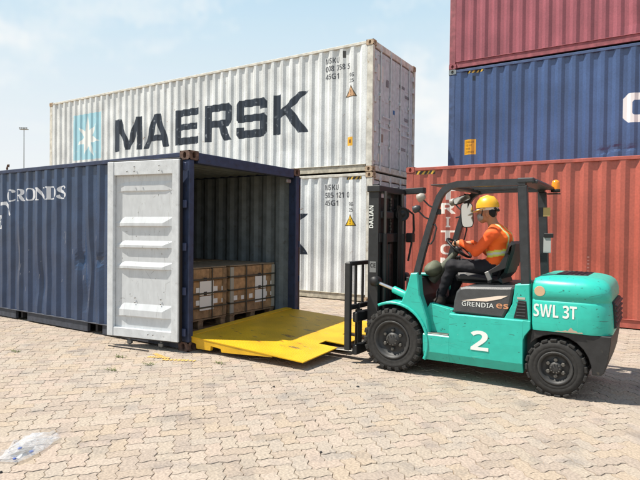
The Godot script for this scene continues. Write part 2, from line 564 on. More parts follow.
# one closed door leaf of the far stack: outer face at x, from z0 (hinge) to z1
func closed_door(t: Node3D, H: float, z0: float, z1: float, body: Material, steel: Material) -> void:
	var zc := (z0 + z1) * 0.5; var w: float = absf(z1 - z0)
	var y0 := 0.17; var y1 := H - 0.17
	var d := bxo("door", Vector3(-0.06, (y0 + y1) * 0.5, zc), Vector3(0.045, y1 - y0, w - 0.012), 0.006, body, t)
	var s := st()
	for k in 3:   # raised frame and pressed bands of the leaf
		bb(s, Vector3(-0.034, (y0 + y1) * 0.5, zc + (k - 1) * (w * 0.5 - 0.06)), Vector3(0.012, y1 - y0 - 0.02, 0.09), 0.004)
	for k in 6:
		bb(s, Vector3(-0.036, y0 + 0.06 + (y1 - y0 - 0.12) * k / 5.0, zc), Vector3(0.012, 0.09, w - 0.05), 0.004)
	obj("door_panel", s, body, d)
	for k in [0.26, 0.74]:
		var z: float = lerpf(z0, z1, k)
		var r := st(); tube(r, [Vector3(-0.002, 0.05, z), Vector3(-0.002, H - 0.05, z)], 0.017, 8)
		obj("lock_rod", r, steel, d)
		for y in [0.12, 0.62, 1.15, 1.75, H - 0.14]:
			bxo("rod_bracket", Vector3(-0.008, y, z), Vector3(0.04, 0.07, 0.09), 0.006, steel, d)
		bxo("handle", Vector3(0.02, 1.02 if k < 0.5 else 1.28, z + 0.2 * signf(z1 - z0) * (1.0 if k < 0.5 else -1.0)), Vector3(0.014, 0.035, 0.5), 0.005, steel, d)
	for y in [0.3, 0.95, 1.6, 2.25, H - 0.35]:
		bxo("hinge", Vector3(-0.012, y, z0 + 0.03 * signf(z1 - z0)), Vector3(0.05, 0.12, 0.09), 0.008, steel, d)

func build_materials() -> void:
	mats.fine = bump(0.12, 3, 2.0)
	mats.rough_bump = bump(0.03, 4, 4.0)
	mats.plywood = tmat(stain_tex(sc(112, 84, 60), sc(60, 45, 33), 0.5, 0.6, 0.02, 21), 1.4, 0.8, mats.fine, 0.4)
	mats.under = mat(sc(34, 34, 37), 0.8)
	mats.rust = tmat(stain_tex(sc(92, 70, 60), sc(62, 47, 40), 0.6, 0.55, 0.03, 22), 3.0, 0.85, mats.rough_bump, 0.6)
	mats.galv = mat(sc(132, 132, 130), 0.45, 0.6)
	mats.black = mat(sc(24, 24, 26), 0.55)
	mats.rubber = tmat(stain_tex(sc(38, 37, 36), sc(70, 66, 60), 0.5, 0.62, 0.03, 23), 3.0, 0.85, mats.fine, 0.5)

# ------------------------------------------------------------------
func _ready() -> void:
	rng.seed = 11
	# camera
	var cr := cos(ROLL); var sr := sin(ROLL); var c := cos(PITCH); var s := sin(PITCH)
	var cam := Camera3D.new(); cam.name = "camera"; add_child(cam)
	cam.transform = Transform3D(Basis(yard(Vector3(cr, -sr * c, sr * s)), yard(Vector3(sr, cr * c, -cr * s)), -yard(Vector3(0, s, c))), Vector3(0, EYE, 0))
	cam.fov = 47.867; cam.near = 0.05; cam.far = 1500.0; cam.current = true
	# sky
	var we := WorldEnvironment.new(); we.name = "world_environment"
	var env := Environment.new()
	env.background_mode = Environment.BG_SKY
	env.sky = make_sky()
	env.ambient_light_source = Environment.AMBIENT_SOURCE_SKY
	env.reflected_light_source = Environment.REFLECTION_SOURCE_SKY
	env.tonemap_mode = Environment.TONE_MAPPER_LINEAR
	env.tonemap_exposure = 1.5
	env.sdfgi_enabled = true; env.ssao_enabled = true; env.ssil_enabled = true
	we.environment = env; add_child(we)
	# sun, high behind the camera's left shoulder
	var sun := DirectionalLight3D.new(); sun.name = "sun"; add_child(sun)
	sun.look_at_from_position(Vector3.ZERO, Vector3(0.46, -1.0, -0.30), Vector3.UP)
	sun.light_energy = 1.6; sun.light_color = Color(1.0, 0.972, 0.925); sun.light_angular_distance = 0.5; sun.shadow_enabled = true
	build_materials()
	build_ground()
	build_containers()
	build_cargo()
	build_ramp()
	build_forklift()
	build_person()
	build_small()

func yard(v: Vector3) -> Vector3:   # from camera-aligned axes (z forward) to the world
	return Vector3(v.x * cos(YAW) - v.z * sin(YAW), v.y, -(v.x * sin(YAW) + v.z * cos(YAW)))

# ------------------------------------------------------------------ ground
func paver_outline() -> PackedVector2Array:
	var a := 0.1125; var w := 0.011
	var o := PackedVector2Array()
	var p := Vector2.ZERO
	for e in [Vector2(1, 0), Vector2(1, 0), Vector2(0, 1), Vector2(-1, 0), Vector2(-1, 0), Vector2(0, -1)]:
		# every unit edge is the same S, point-symmetric about its middle, so that neighbours interlock
		var nrm := Vector2(-e.y, e.x)
		o.append(p)
		o.append(p + e * a * 0.27 - nrm * w)
		o.append(p + e * a * 0.73 + nrm * w)
		p += e * a
	return o

func paver_mesh(gap: float, seed_: int) -> ArrayMesh:
	var r := RandomNumberGenerator.new(); r.seed = seed_
	var ol := inset(paver_outline(), gap)
	for i in ol.size():
		ol[i] += Vector2(r.randf_range(-1, 1), r.randf_range(-1, 1)) * 0.0012
	var top := inset(ol, 0.0025)
	var c := Vector2(0.1125, 0.05625)
	var s := st()
	var ix := Geometry2D.triangulate_polygon(top)
	for i in range(0, ix.size(), 3):
		var q := []
		for k in 3: q.append(Vector3(top[ix[i + k]].x - c.x, 0, -(top[ix[i + k]].y - c.y)))
		tri(s, q[0], q[1], q[2], Vector3.UP)
	var n := ol.size()
	for i in n:
		var j := (i + 1) % n
		var a := Vector3(top[i].x - c.x, 0, -(top[i].y - c.y)); var b := Vector3(top[j].x - c.x, 0, -(top[j].y - c.y))
		var d := Vector3(ol[j].x - c.x, -0.008, -(ol[j].y - c.y)); var e := Vector3(ol[i].x - c.x, -0.008, -(ol[i].y - c.y))
		face(s, [a, b, d, e], (a + b) * 0.5 + Vector3.UP * 0.06)
	s.generate_normals()
	return s.commit()

func build_ground() -> void:
	var g := struct(Node3D.new()); g.name = "ground"; add_child(g)
	tag(g, "beige interlocking concrete block paving of the container yard", "ground")
	var im := stain_tex(sc(150, 132, 108), sc(112, 99, 84), 0.35, 0.62, 0.01, 31, 512)
	var far := tmat(im, 0.35, 0.9); far.uv1_world_triplanar = true
	var pl := st()
	bb(pl, Vector3(0, -0.08, 0), Vector3(1600, 0.1, 1600))
	obj("yard_surface", pl, far, g)
	var sand := tmat(stain_tex(sc(126, 111, 92), sc(98, 86, 72), 0.5, 0.55, 0.05, 32), 2.0, 0.95); sand.uv1_world_triplanar = true
	var sd := st()
	bb(sd, Vector3(-6.5, -0.014, -7.5), Vector3(22, 0.014, 15))
	obj("joint_sand", sd, sand, g)
	# paving blocks: herringbone at 45 degrees to the containers
	var meshes := []
	for i in 6: meshes.append(paver_mesh(0.0010 + 0.0003 * (i % 3), 40 + i))
	var grain := bump(0.2, 33, 3.0)
	var tones := [sc(171, 158, 143), sc(174, 161, 146), sc(169, 154, 139), sc(176, 160, 146), sc(171, 159, 146), sc(167, 153, 140), sc(175, 159, 141), sc(177, 163, 149)]
	var pm := []
	var dirt := seamless(512, 512, 0.012, 35, 5).get_data()
	for tn in tones:
		pm.append(paver_mat(tn, grain, dirt))
	var a := 0.1125
	var th := PI / 4.0
	var ex := Vector3(cos(th), 0, -sin(th)); var ey := Vector3(-sin(th), 0, -cos(th))
	var list := []
	var fwd := Vector3(-sin(YAW), 0, -cos(YAW)); var rgt := Vector3(cos(YAW), 0, -sin(YAW))
	for i in range(-170, 170):
		for j in range(-170, 170):
			var k := posmod(i - j, 4)
			if k != 0 and k != 3: continue
			var ctr: Vector3 = ex * a * (i + (1.0 if k == 0 else 0.5)) + ey * a * (j + (0.5 if k == 0 else 1.0)) + Vector3(0, 0, -6.0)
			var f := ctr.dot(fwd); var q := ctr.dot(rgt)
			if f < 2.6 or f > 15.5 or absf(q) > f * 0.62 + 1.0: continue
			var D := -ctr.z
			if D > 10.8 and ctr.x < -5.5: continue
			if D > 10.45 and ctr.x > -4.2: continue
			if D > 12.5: continue
			if D > 5.2 and D < 7.2 and ctr.x < -5.5 and ctr.x > -11.0: continue
			var seen: bool = absf(q) < f * 0.592 - 0.02 and f > 3.32
			list.append([f if seen else 99.0 + f, ctr, k, rng.randi() % 6, rng.randi() % tones.size(), rng.randf_range(-0.0028, 0.0022), rng.randf_range(-0.010, 0.010), rng.randf_range(-0.010, 0.010), rng.randf_range(-0.010, 0.010)])
	list.sort_custom(func(x, y): return x[0] < y[0])
	var rest := []
	for n in list.size():
		var e: Array = list[n]
		var bs := Basis(Vector3.UP, th + (0.0 if e[2] == 0 else PI / 2) + e[6]) * Basis(Vector3.RIGHT, e[7]) * Basis(Vector3.BACK, e[8])
		var xf := Transform3D(bs, e[1] + Vector3(0, e[5], 0))
		if n < 300:
			var o := MeshInstance3D.new(); o.name = "paving_block"; o.mesh = meshes[e[3]]; o.material_override = pm[e[4]]
			o.transform = xf
			g.add_child(o, true)
		else:
			rest.append([xf, e[4]])
	for kind in 2:   # the farther blocks, too many to pick apart, in two casts
		var mm := MultiMesh.new(); mm.transform_format = MultiMesh.TRANSFORM_3D; mm.use_colors = true
		mm.mesh = meshes[kind * 3]
		var part := rest.filter(func(x): return (int(x[0].origin.x * 100.0) + int(x[0].origin.z * 100.0)) % 2 == kind or (kind == 0 and (int(x[0].origin.x * 100.0) + int(x[0].origin.z * 100.0)) % 2 == -1))
		mm.instance_count = part.size()
		for i in part.size():
			mm.set_instance_transform(i, part[i][0])
			var t: Color = tones[part[i][1]]
			mm.set_instance_color(i, t.srgb_to_linear())
		var mi := MultiMeshInstance3D.new(); mi.name = "paving_blocks"; mi.multimesh = mm
		var m := paver_mat(Color.WHITE, grain, dirt); m.vertex_color_use_as_albedo = true
		mi.material_override = m
		mi.set_meta("kind", "stuff")
		g.add_child(mi, true)
	print("pavers ", list.size())

var dirt_tex: ImageTexture
func paver_mat(t: Color, grain: Texture2D, dirt: PackedByteArray) -> StandardMaterial3D:
	if dirt_tex == null:
		var fine := seamless(512, 512, 0.3, 36, 2).get_data()
		var d := PackedByteArray(); d.resize(512 * 512 * 3)
		for i in 512 * 512:
			var v: float = clampf((dirt[i] / 255.0 - 0.60) * 2.0, 0.0, 1.0)
			var f: float = 0.93 + (fine[i] / 255.0 - 0.5) * 0.22
			d[i * 3] = clampi(int(255.0 * (f - v * 0.20)), 0, 255)
			d[i * 3 + 1] = clampi(int(255.0 * (f - v * 0.18)), 0, 255)
			d[i * 3 + 2] = clampi(int(255.0 * (f - v * 0.14)), 0, 255)
		dirt_tex = tex(Image.create_from_data(512, 512, false, Image.FORMAT_RGB8, d))
	var m := mat(t, 0.92)
	m.albedo_texture = dirt_tex
	m.uv1_triplanar = true; m.uv1_world_triplanar = true; m.uv1_scale = Vector3.ONE * 0.3
	m.normal_enabled = true; m.normal_texture = grain; m.normal_scale = 0.35
	m.metallic_specular = 0.3
	return m

# ------------------------------------------------------------------ container rows
func word_polys() -> Array:   # six drawn capitals in unit boxes: [x0, width, polygons]
	return [
		[-8.79, 1.23, [[0,0, .19,0, .19,1, 0,1], [.81,0, 1,0, 1,1, .81,1], [.0,1, .235,1, .60,.03, .42,.03], [1,1, .765,1, .40,.03, .58,.03]]],
		[-7.47, 1.085, [[0,0, .23,0, .60,1, .37,1], [1,0, .77,0, .40,1, .63,1], [.2,.2, .8,.2, .74,.38, .26,.38]]],
		[-6.187, .924, [[0,0, .25,0, .25,1, 0,1], [.2,.8, 1,.8, 1,1, .2,1], [.2,.41, .93,.41, .93,.59, .2,.59], [.2,0, 1,0, 1,.2, .2,.2]]],
		[-5.041, .952, [[0,0, .25,0, .25,1, 0,1], [.2,.8, .9,.8, 1,.9, .9,1, .2,1], [.75,.46, .98,.46, 1,.52, 1,.9, .9,1, .75,1], [.2,.37, .9,.37, .98,.46, .98,.56, .2,.56], [.5,.4, .76,.4, 1,0, .72,0]]],
		[-3.919, .974, [[0,.48, .24,.48, .24,1, .1,1, 0,.9], [.08,.8, .92,.8, 1,.86, .92,1, .08,1], [.76,.72, 1,.72, 1,.9, .9,1, .76,1], [.06,.41, .94,.41, .94,.6, .06,.6], [0,.5, .1,.41, .3,.41, .3,.6, 0,.6], [.76,.1, .9,0, 1,.1, 1,.52, .9,.6, .76,.6], [.08,0, .92,0, .92,.2, .08,.2], [0,.1, .1,0, .24,0, .24,.29, 0,.29]]],
		[-2.73, 1.03, [[0,0, .22,0, .22,1, 0,1], [.22,.40, .22,.62, .70,1, 1,1], [.30,.52, .48,.66, 1,0, .70,0]]]]

func carrier_side(H: float, seed_: int, code: Array) -> Image:
	var L := 12.192 - 0.316; var hh := H - 0.25
	var im := panel_image(1792, 400, sc(212, 215, 215), seed_, 0.17, 0.19, Color(0.46, 0.43, 0.38))
	var worn := noise_img(512, 480, 0.03, seed_ + 20, 5)
	var ox := 12.192 - 0.158; var oy := -0.17
	# pale blue square with a white star
	paint(im, L, hh, pv([-10.87 + ox, .88 + oy, -9.43 + ox, .88 + oy, -9.43 + ox, 2.33 + oy, -10.87 + ox, 2.33 + oy]), sc(156, 202, 216), worn)
	var sp := PackedVector2Array()
	for k in 14:
		var a := PI / 2 + TAU * k / 14.0 + 0.05
		var r := (0.66 if k % 2 == 0 else 0.25)
		if k == 0: r = 0.74
		sp.append(Vector2(-10.13 + ox + cos(a) * r * 0.88, 1.55 + oy + sin(a) * r))
	paint(im, L, hh, sp, sc(232, 232, 228), null)
	for wd in word_polys():
		for poly in wd[2]:
			var q := pv(poly)
			for i in q.size():
				q[i] = Vector2(wd[0] + ox + q[i].x * wd[1], 1.02 + oy + q[i].y * 0.97)
			paint(im, L, hh, q, sc(32, 40, 52), worn)
	var ink := sc(70, 72, 76)
	paint_text(im, L, hh, code[0], -1.25 + ox, 2.52 + oy, .36, .13, ink)
	paint_text(im, L, hh, code[1], -1.25 + ox, 2.34 + oy, .64, .13, ink)
	paint_text(im, L, hh, code[2], -1.25 + ox, 2.16 + oy, .34, .13, ink)
	paint_text(im, L, hh, "96", -.62 + ox, 2.14 + oy, .13, .1, ink)
	paint_text(im, L, hh, "25", -.62 + ox, 2.02 + oy, .13, .09, ink)
	paint(im, L, hh, pv([-.72 + ox, 1.70 + oy, -.42 + ox, 1.70 + oy, -.57 + ox, 1.97 + oy]), sc(60, 50, 30))
	paint(im, L, hh, pv([-.69 + ox, 1.715 + oy, -.45 + ox, 1.715 + oy, -.57 + ox, 1.935 + oy]), code[3])
	paint_text(im, L, hh, "!", -.58 + ox, 1.74 + oy, .025, .12, sc(50, 42, 30))
	paint(im, L, hh, pv([-.65 + ox, .60 + oy, -.50 + ox, .60 + oy, -.50 + ox, .80 + oy, -.65 + ox, .80 + oy]), sc(222, 164, 40))
	paint(im, L, hh, pv([-.61 + ox, .66 + oy, -.54 + ox, .66 + oy, -.54 + ox, .74 + oy, -.61 + ox, .74 + oy]), sc(120, 80, 30))
	if code[1] == "585 121 0": stripes(im, L, hh, L - .52, hh - .07)
	else: paint(im, L, hh, pv([L - .62, hh - .22, L - .56, hh - .22, L - .56, hh - .06, L - .62, hh - .06]), sc(70, 66, 62))
	return im

func stripes(im: Image, L: float, hh: float, x: float, y: float) -> void:
	paint(im, L, hh, pv([x, y, x + .40, y, x + .40, y + .065, x, y + .065]), sc(36, 34, 32))
	for k in 4:
		var q := x + k * .1
		paint(im, L, hh, pv([q + .01, y, q + .055, y, q + .10, y + .065, q + .055, y + .065]), sc(222, 178, 60))

func build_containers() -> void:
	# two off-white long containers, one on the other
	var white := tmat(stain_tex(sc(196, 193, 183), sc(150, 128, 100), 0.25, 0.62, 0.02, 51), 0.8, 0.6)
	var grey_door := tmat(stain_tex(sc(186, 194, 198), sc(152, 148, 142), 0.15, 0.70, 0.02, 52), 0.9, 0.6)
	var rail := tmat(stain_tex(sc(176, 170, 154), sc(120, 92, 66), 0.3, 0.58, 0.03, 53), 0.9, 0.7)
	var rusty := tmat(stain_tex(sc(170, 150, 126), sc(118, 78, 56), 0.4, 0.52, 0.03, 54), 2.0, 0.8)
	var mp := Vector3(-5.363, 0, -10.675)
	for k in 2:
		var H := 2.896
		var code: Array = [["MSKU", "585 121 0", "45G1", sc(232, 186, 40)], ["MSKU", "008 758 5", "45G1", sc(202, 160, 120)]][k]
		var pmat := panel_mat(carrier_side(H, 61 + k * 5, code))
		var lab: String = ["off-white long container standing on the paving, lower of the white stack", "off-white long container with large dark lettering and star, upper of the white stack"][k]
		var t := container("shipping_container", lab, "containers in the white stack", mp + Vector3(0.02 * (1 - k), (H + 0.012) * k, 0.0), 0.0, 12.192, H, white, pmat, rusty, {"seed": 70 + k, "rail": rail, "rows": 12, "wav": 0.006, "dents": [[4.2, 1.1, .35, .3, .02, .01], [9.6, .5, .5, .3, .018, 0.0], [11.2, 1.9, .25, .5, .015, .01]]})
		closed_door(t, H, -0.12, -1.216, grey_door, grey_door)
		closed_door(t, H, -2.318, -1.222, grey_door, grey_door)
		# plates and notices on the doors
		for q in [[-.42, 2.25, .30, .36, sc(205, 204, 200)], [-.80, 2.1, .12, .16, sc(118, 120, 124)], [-1.62, 2.2, .34, .07, sc(112, 114, 118)], [-1.95, 2.02, .3, .06, sc(122, 124, 128)], [-1.9, 1.45, .26, .07, sc(130, 130, 134)], [-.52, .80, .16, .18, sc(140, 126, 116)], [-1.17, 1.5, .1, .1, sc(50, 98, 150)], [-.45, .34, .24, .18, sc(206, 204, 198)], [-1.75, .7, .26, .07, sc(134, 132, 134)]]:
			bxo("notice_plate", Vector3(-0.0275, q[1], q[0]), Vector3(0.006, q[3], q[2]), 0.0, mat(q[4], 0.6), t)
	# red container in front, two more on the row behind it
	var red_im := panel_image(1536, 340, sc(168, 88, 74), 81, 0.12, 0.12, Color(0.50, 0.33, 0.28))
	var Lr := 12.192 - 0.316; var hr := 2.896 - 0.25
	var word := "TRITON"
	for i in 6:
		var wl := 0.30 if word[i] != "I" else 0.08
		paint_text(red_im, Lr, hr, word[i], .885 - .158 - wl * 0.5, 2.215 - .17 - i * .268, wl, .205, sc(226, 222, 216))
	stripes(red_im, Lr, hr, .05, hr - .075)
	for k in 5:
		paint(red_im, Lr, hr, pv([3.20, 1.0 - k * .06, 3.23, 1.0 - k * .06, 3.23, 1.02 - k * .06, 3.20, 1.02 - k * .06]), sc(200, 150, 140))
	var red := tmat(stain_tex(sc(165, 85, 73), sc(132, 64, 54), 0.22, 0.62, 0.02, 84), 0.8, 0.6)
	var rp := Vector3(-4.397 + 12.192, 0, -10.299)
	container("shipping_container", "brick-red container standing on the paving with white upright lettering", "coloured containers", rp, 0.0, 12.192, 2.896, red, panel_mat(red_im), red, {"seed": 90, "rows": 10})
	var blue_im := panel_image(1536, 320, sc(66, 88, 128), 91, 0.15, 0.12, Color(0.22, 0.26, 0.33))
	# round letter C
	var cc := PackedVector2Array()
	var cx := 3.70 - .158; var cy := .97 - .17
	cc = pv([cx + .10, cy, cx + .55, cy, cx + .62, cy + .08, cx + .62, cy + .20, cx + .46, cy + .20, cx + .44, cy + .15, cx + .20, cy + .15, cx + .17, cy + .19, cx + .17, cy + .41, cx + .20, cy + .45, cx + .44, cy + .45, cx + .46, cy + .40, cx + .62, cy + .40, cx + .62, cy + .52, cx + .55, cy + .60, cx + .10, cy + .60, cx, cy + .50, cx, cy + .10])
	paint(blue_im, Lr, 2.341, cc, sc(228, 228, 226))
	paint(blue_im, Lr, 2.341, pv([.24, .36, .51, .36, .51, .72, .24, .72].map(func(v): return v)), sc(226, 164, 30))
	for k in 4:
		paint_text(blue_im, Lr, 2.341, ["DANGER", "TO HT", "TOUR", "SUPPORT"][k], .27, .63 - k * .08, [.2, .16, .12, .2][k], .05, sc(110, 80, 20))
	stripes(blue_im, Lr, 2.341, .28, 2.341 - .06)
	paint(blue_im, Lr, 2.341, pv([.42, 2.10, .48, 2.10, .48, 2.22, .42, 2.22]), sc(40, 48, 62))
	var blue := tmat(stain_tex(sc(62, 84, 122), sc(44, 56, 80), 0.3, 0.6, 0.02, 92), 0.8, 0.6)
	var gr := tmat(stain_tex(sc(124, 134, 138), sc(96, 90, 84), 0.3, 0.6, 0.03, 93), 1.0, 0.6)
	var qp := rp + Vector3(0.02, 0, -2.47)
	container("shipping_container", "plain red container hidden behind the brick-red one, carrying the blue one", "coloured containers", qp, 0.0, 12.192, 2.896, red, red, red, {"seed": 94, "rows": 4})
	container("shipping_container", "blue container with a large white letter C, under the maroon one", "coloured containers", qp + Vector3(0, 2.908, 0), 0.0, 12.192, 2.591, blue, panel_mat(blue_im, 0.28, 0.5), gr, {"seed": 95, "rows": 44, "dents": [[3.2, .24, .08, .06, .03, .02], [3.42, .29, .09, .05, .03, -.02], [3.7, .27, .08, .05, .025, .01]]})
	var mar_im := panel_image(1536, 320, sc(148, 84, 93), 96, 0.15, 0.12, Color(0.42, 0.26, 0.28))
	var mar := tmat(stain_tex(sc(140, 76, 84), sc(112, 58, 64), 0.3, 0.6, 0.02, 97), 0.8, 0.6)
	container("shipping_container", "maroon container lying on top of the blue one", "coloured containers", qp + Vector3(0, 5.511, 0), 0.0, 12.192, 2.591, mar, panel_mat(mar_im), mar, {"seed": 98, "rows": 12, "dents": [[3.75, .25, .25, .2, .02, 0.01]]})
	# the open navy container
	var Lb := 6.058 - 0.316; var hb := 2.591 - 0.25
	var nav_im := panel_image(1536, 620, sc(46, 66, 96), 101, 0.30, 0.16, Color(0.27, 0.29, 0.33))
	var wn := noise_img(512, 512, 0.04, 103, 4)
	var bx := 6.058 - 0.158
	for i in 6:
		var ls: Array = [[-4.58, .27], [-4.26, .27], [-3.96, .28], [-3.64, .30], [-3.32, .30], [-3.00, .26]][i]
		paint_text(nav_im, Lb, hb, "CRONDS"[i], ls[0] + bx, 2.02 - .17 + i * .003, ls[1], .21, sc(214, 215, 220), true)
	paint(nav_im, Lb, hb, pv([-4.80 + bx, 1.78, -4.62 + bx, 1.80, -4.50 + bx, 1.70, -4.43 + bx, 1.60, -4.40 + bx, 1.63, -4.47 + bx, 1.76, -4.60 + bx, 1.86, -4.78 + bx, 1.84]), sc(214, 215, 220))
	paint_text(nav_im, Lb, hb, "E", -4.88 + bx, 1.38, .2, .24, sc(214, 215, 220), true)
	for k in 40:   # bare scratches
		var x := rng.randf_range(1.0, 5.6); var y := rng.randf_range(.1, 1.4); var l := rng.randf_range(.02, .12)
		paint(nav_im, Lb, hb, pv([x, y, x + .006, y, x + .010 + l * .2, y + l, x + l * .2, y + l]), sc(128, 130, 140))
	var navy := tmat(stain_tex(sc(40, 52, 80), sc(34, 38, 50), 0.3, 0.6, 0.02, 104), 1.0, 0.6)
	var skirt := tmat(stain_tex(sc(58, 62, 72), sc(44, 42, 42), 0.35, 0.58, 0.03, 105), 1.0, 0.7)
	var inner := tmat(stain_tex(sc(106, 115, 119), sc(84, 85, 82), 0.25, 0.6, 0.015, 106), 0.7, 0.65)
	var dn := []
	for q in [[3.72, .80, .09, .38, .03, .05], [4.02, .95, .10, .5, .02, -.05], [3.50, .92, .07, .10, .05, .0], [4.30, .62, .07, .09, .055, .02], [3.95, .92, .05, .06, .05, 0.0], [4.2, .82, .08, .3, .03, .04], [4.42, .72, .06, .08, .05, -.02], [3.62, .35, .10, .2, .03, .03], [2.4, .5, .2, .3, .03, 0.02], [1.7, .9, .1, .3, .02, .03]]:
		dn.append(q)
	var bp := Vector3(-5.0947, 0, -4.970)
	var t := container("open_container", "navy blue container with its doors open and crates inside", "", bp, -0.0204, 6.058, 2.591, navy, panel_mat(nav_im, 0.25, 0.5), mats.rust, {"open": true, "inner": inner, "rail": skirt, "pockets": [-4.05, -2.0], "rows": 40, "seed": 99, "dents": dn, "wav": 0.007})
	open_door(t, 0.0, 0.19, true)
	open_door(t, -2.438, -0.06, false)
	bxo("lashing_ring", Vector3(-4.52, 2.60, -.02), Vector3(.03, .04, .03), .008, mats.rust, t)
	var hk := st(); tube(hk, [Vector3(-4.52, 2.56, -.02), Vector3(-4.52, 2.62, -.02), Vector3(-4.50, 2.66, -.02), Vector3(-4.46, 2.66, -.02), Vector3(-4.47, 2.62, -.02)], .012, 8)
	obj("bent_hook", hk, mats.rust, t)
	# lamp bracket under the far end of the header
	bxo("door_bracket", Vector3(-.07, 2.38, -2.2), Vector3(.05, .06, .12), .008, mats.galv, t)

# a leaf swung right round; its inner face with pressed ribs shows
func open_door(t: Node3D, z: float, swing: float, near: bool) -> void:
	var side := 1.0 if near else -1.0
	var d := Node3D.new(); d.name = "door"; t.add_child(d, true)
	d.position = Vector3(-0.07, 0.0, z + 0.085 * side)
	# the leaf runs from the hinge along -x; turned a little off the wall
	d.rotation.y = swing
	d.set_meta("label", "pale grey inner face of the open door leaf")
	var dm := mats_door()
	var paintm := mat(Color.WHITE, 0.5); paintm.albedo_texture = mats.door_tex
	var w := 1.16; var y0 := 0.135; var y1 := 2.465; var zf := 0.03 * side
	# frame of the leaf
	for q in [[-.05, .105], [-w + .05, .105]]:
		bxo("door_stile", Vector3(q[0], (y0 + y1) * .5, zf * .3), Vector3(q[1], y1 - y0, .055), 0.006, dm, d)
	bxo("door_rail", Vector3(-w * .5, y1 - .09, zf * .25), Vector3(w - .205, .18, .045), 0.005, dm, d)
	bxo("door_rail", Vector3(-w * .5, y0 + .06, zf * .25), Vector3(w - .205, .12, .045), 0.005, dm, d)
	# pressed panel: recess steps seen from inside
	var s := st()
	# pressed ribs stand out; their sloping tops catch the light
	var prof := [[y0 + .12, -.032], [.40, -.032], [.42, -.004], [.50, -.004], [.585, -.032], [1.035, -.032], [1.05, -.004], [1.08, -.004], [1.14, -.032], [1.315, -.032], [1.33, -.004], [1.36, -.004], [1.42, -.032], [1.60, -.032], [1.615, -.004], [1.65, -.004], [1.735, -.032], [2.06, -.032], [2.08, -.020], [2.15, -.020], [2.20, -.032], [y1 - .18, -.032]]
	var nx := 6
	var span := w - .21
	for i in prof.size() - 1:
		for k in nx:
			var q := []
			for e in [[i, k], [i, k + 1], [i + 1, k + 1], [i + 1, k]]:
				var f: float = float(e[1]) / nx
				# rib ends run out towards the stiles
				var dep: float = prof[e[0]][1]
				if e[1] == 0 or e[1] == nx: dep = -.032
				q.append([Vector3(-w + .105 + span * f, prof[e[0]][0], dep * side + zf * .6), Vector2(f, 1.0 - (prof[e[0]][0] - y0) / (y1 - y0))])
			for id in ([0, 3, 2, 0, 2, 1] if near else [0, 2, 3, 0, 1, 2]):
				s.set_uv(q[id][1]); s.add_vertex(q[id][0])
	obj("door_panel", s, paintm, d)
	bxo("door_skin", Vector3(-w * .5, (y0 + y1) * .5, -.035 * side), Vector3(w - .02, y1 - y0 - .02, .012), 0.003, mats.navy_skin if mats.has("navy_skin") else mats.under, d)
	# rubber seal round the edge
	var g := st()
	for q in [[Vector3(.008, (y0 + y1) * .5, -.012 * side), Vector3(.016, y1 - y0, .05)], [Vector3(-w - .008, (y0 + y1) * .5, -.012 * side), Vector3(.016, y1 - y0, .05)], [Vector3(-w * .5, y0 - .010, -.012 * side), Vector3(w, .018, .045)], [Vector3(-w * .5, y1 + .010, -.012 * side), Vector3(w, .018, .045)]]:
		bb(g, q[0], q[1], .004)
	obj("seal", g, mats.black, d)
	for y in [.25, .78, 1.35, 1.9, 2.38]:
		bxo("hinge", Vector3(.025, y, -.05 * side), Vector3(.07, .10, .024), .006, mats.navy_skin, d)
	for x in [-.34, -.86]:
		var r := st(); tube(r, [Vector3(x, .02, -.075 * side), Vector3(x, 2.46, -.075 * side)], .017, 8)
		obj("lock_rod", r, mats.galv, d)
		bxo("lock_cam", Vector3(x, .055, -.075 * side), Vector3(.07, .06, .06), .012, mats.galv, d)
	# bolts through the leaf
	for q in [[-.30, .60], [-.30, .66], [-.72, .60], [-.72, .66], [-.30, 2.33], [-.30, 2.39], [-.70, 2.33], [-.70, 2.39], [-.82, 2.33], [-.38, .2], [-.46, .2]]:
		var b := st(); lathe(b, [[0, .008], [.009, .006], [.010, 0]], Transform3D(Basis(Vector3.RIGHT, PI / 2 * side), Vector3(q[0], q[1], (.045 if q[1] > 2.2 or q[1] < .3 else -.005) * side)), 8)
		obj("bolt", b, mats.galv, d)

func mats_door() -> Material:
	if not mats.has("door"):
		mats.door_tex = scuff_tex(sc(201, 205, 208), [sc(128, 128, 126), sc(150, 148, 144), sc(112, 112, 112)], 150, 40, 113, 512, 0.8)
		mats.door = tmat(stain_tex(sc(200, 204, 207), sc(150, 148, 144), 0.12, 0.64, 0.02, 111), 1.0, 0.5)
		mats.navy_skin = mat(sc(50, 60, 90), 0.6)
	return mats.door

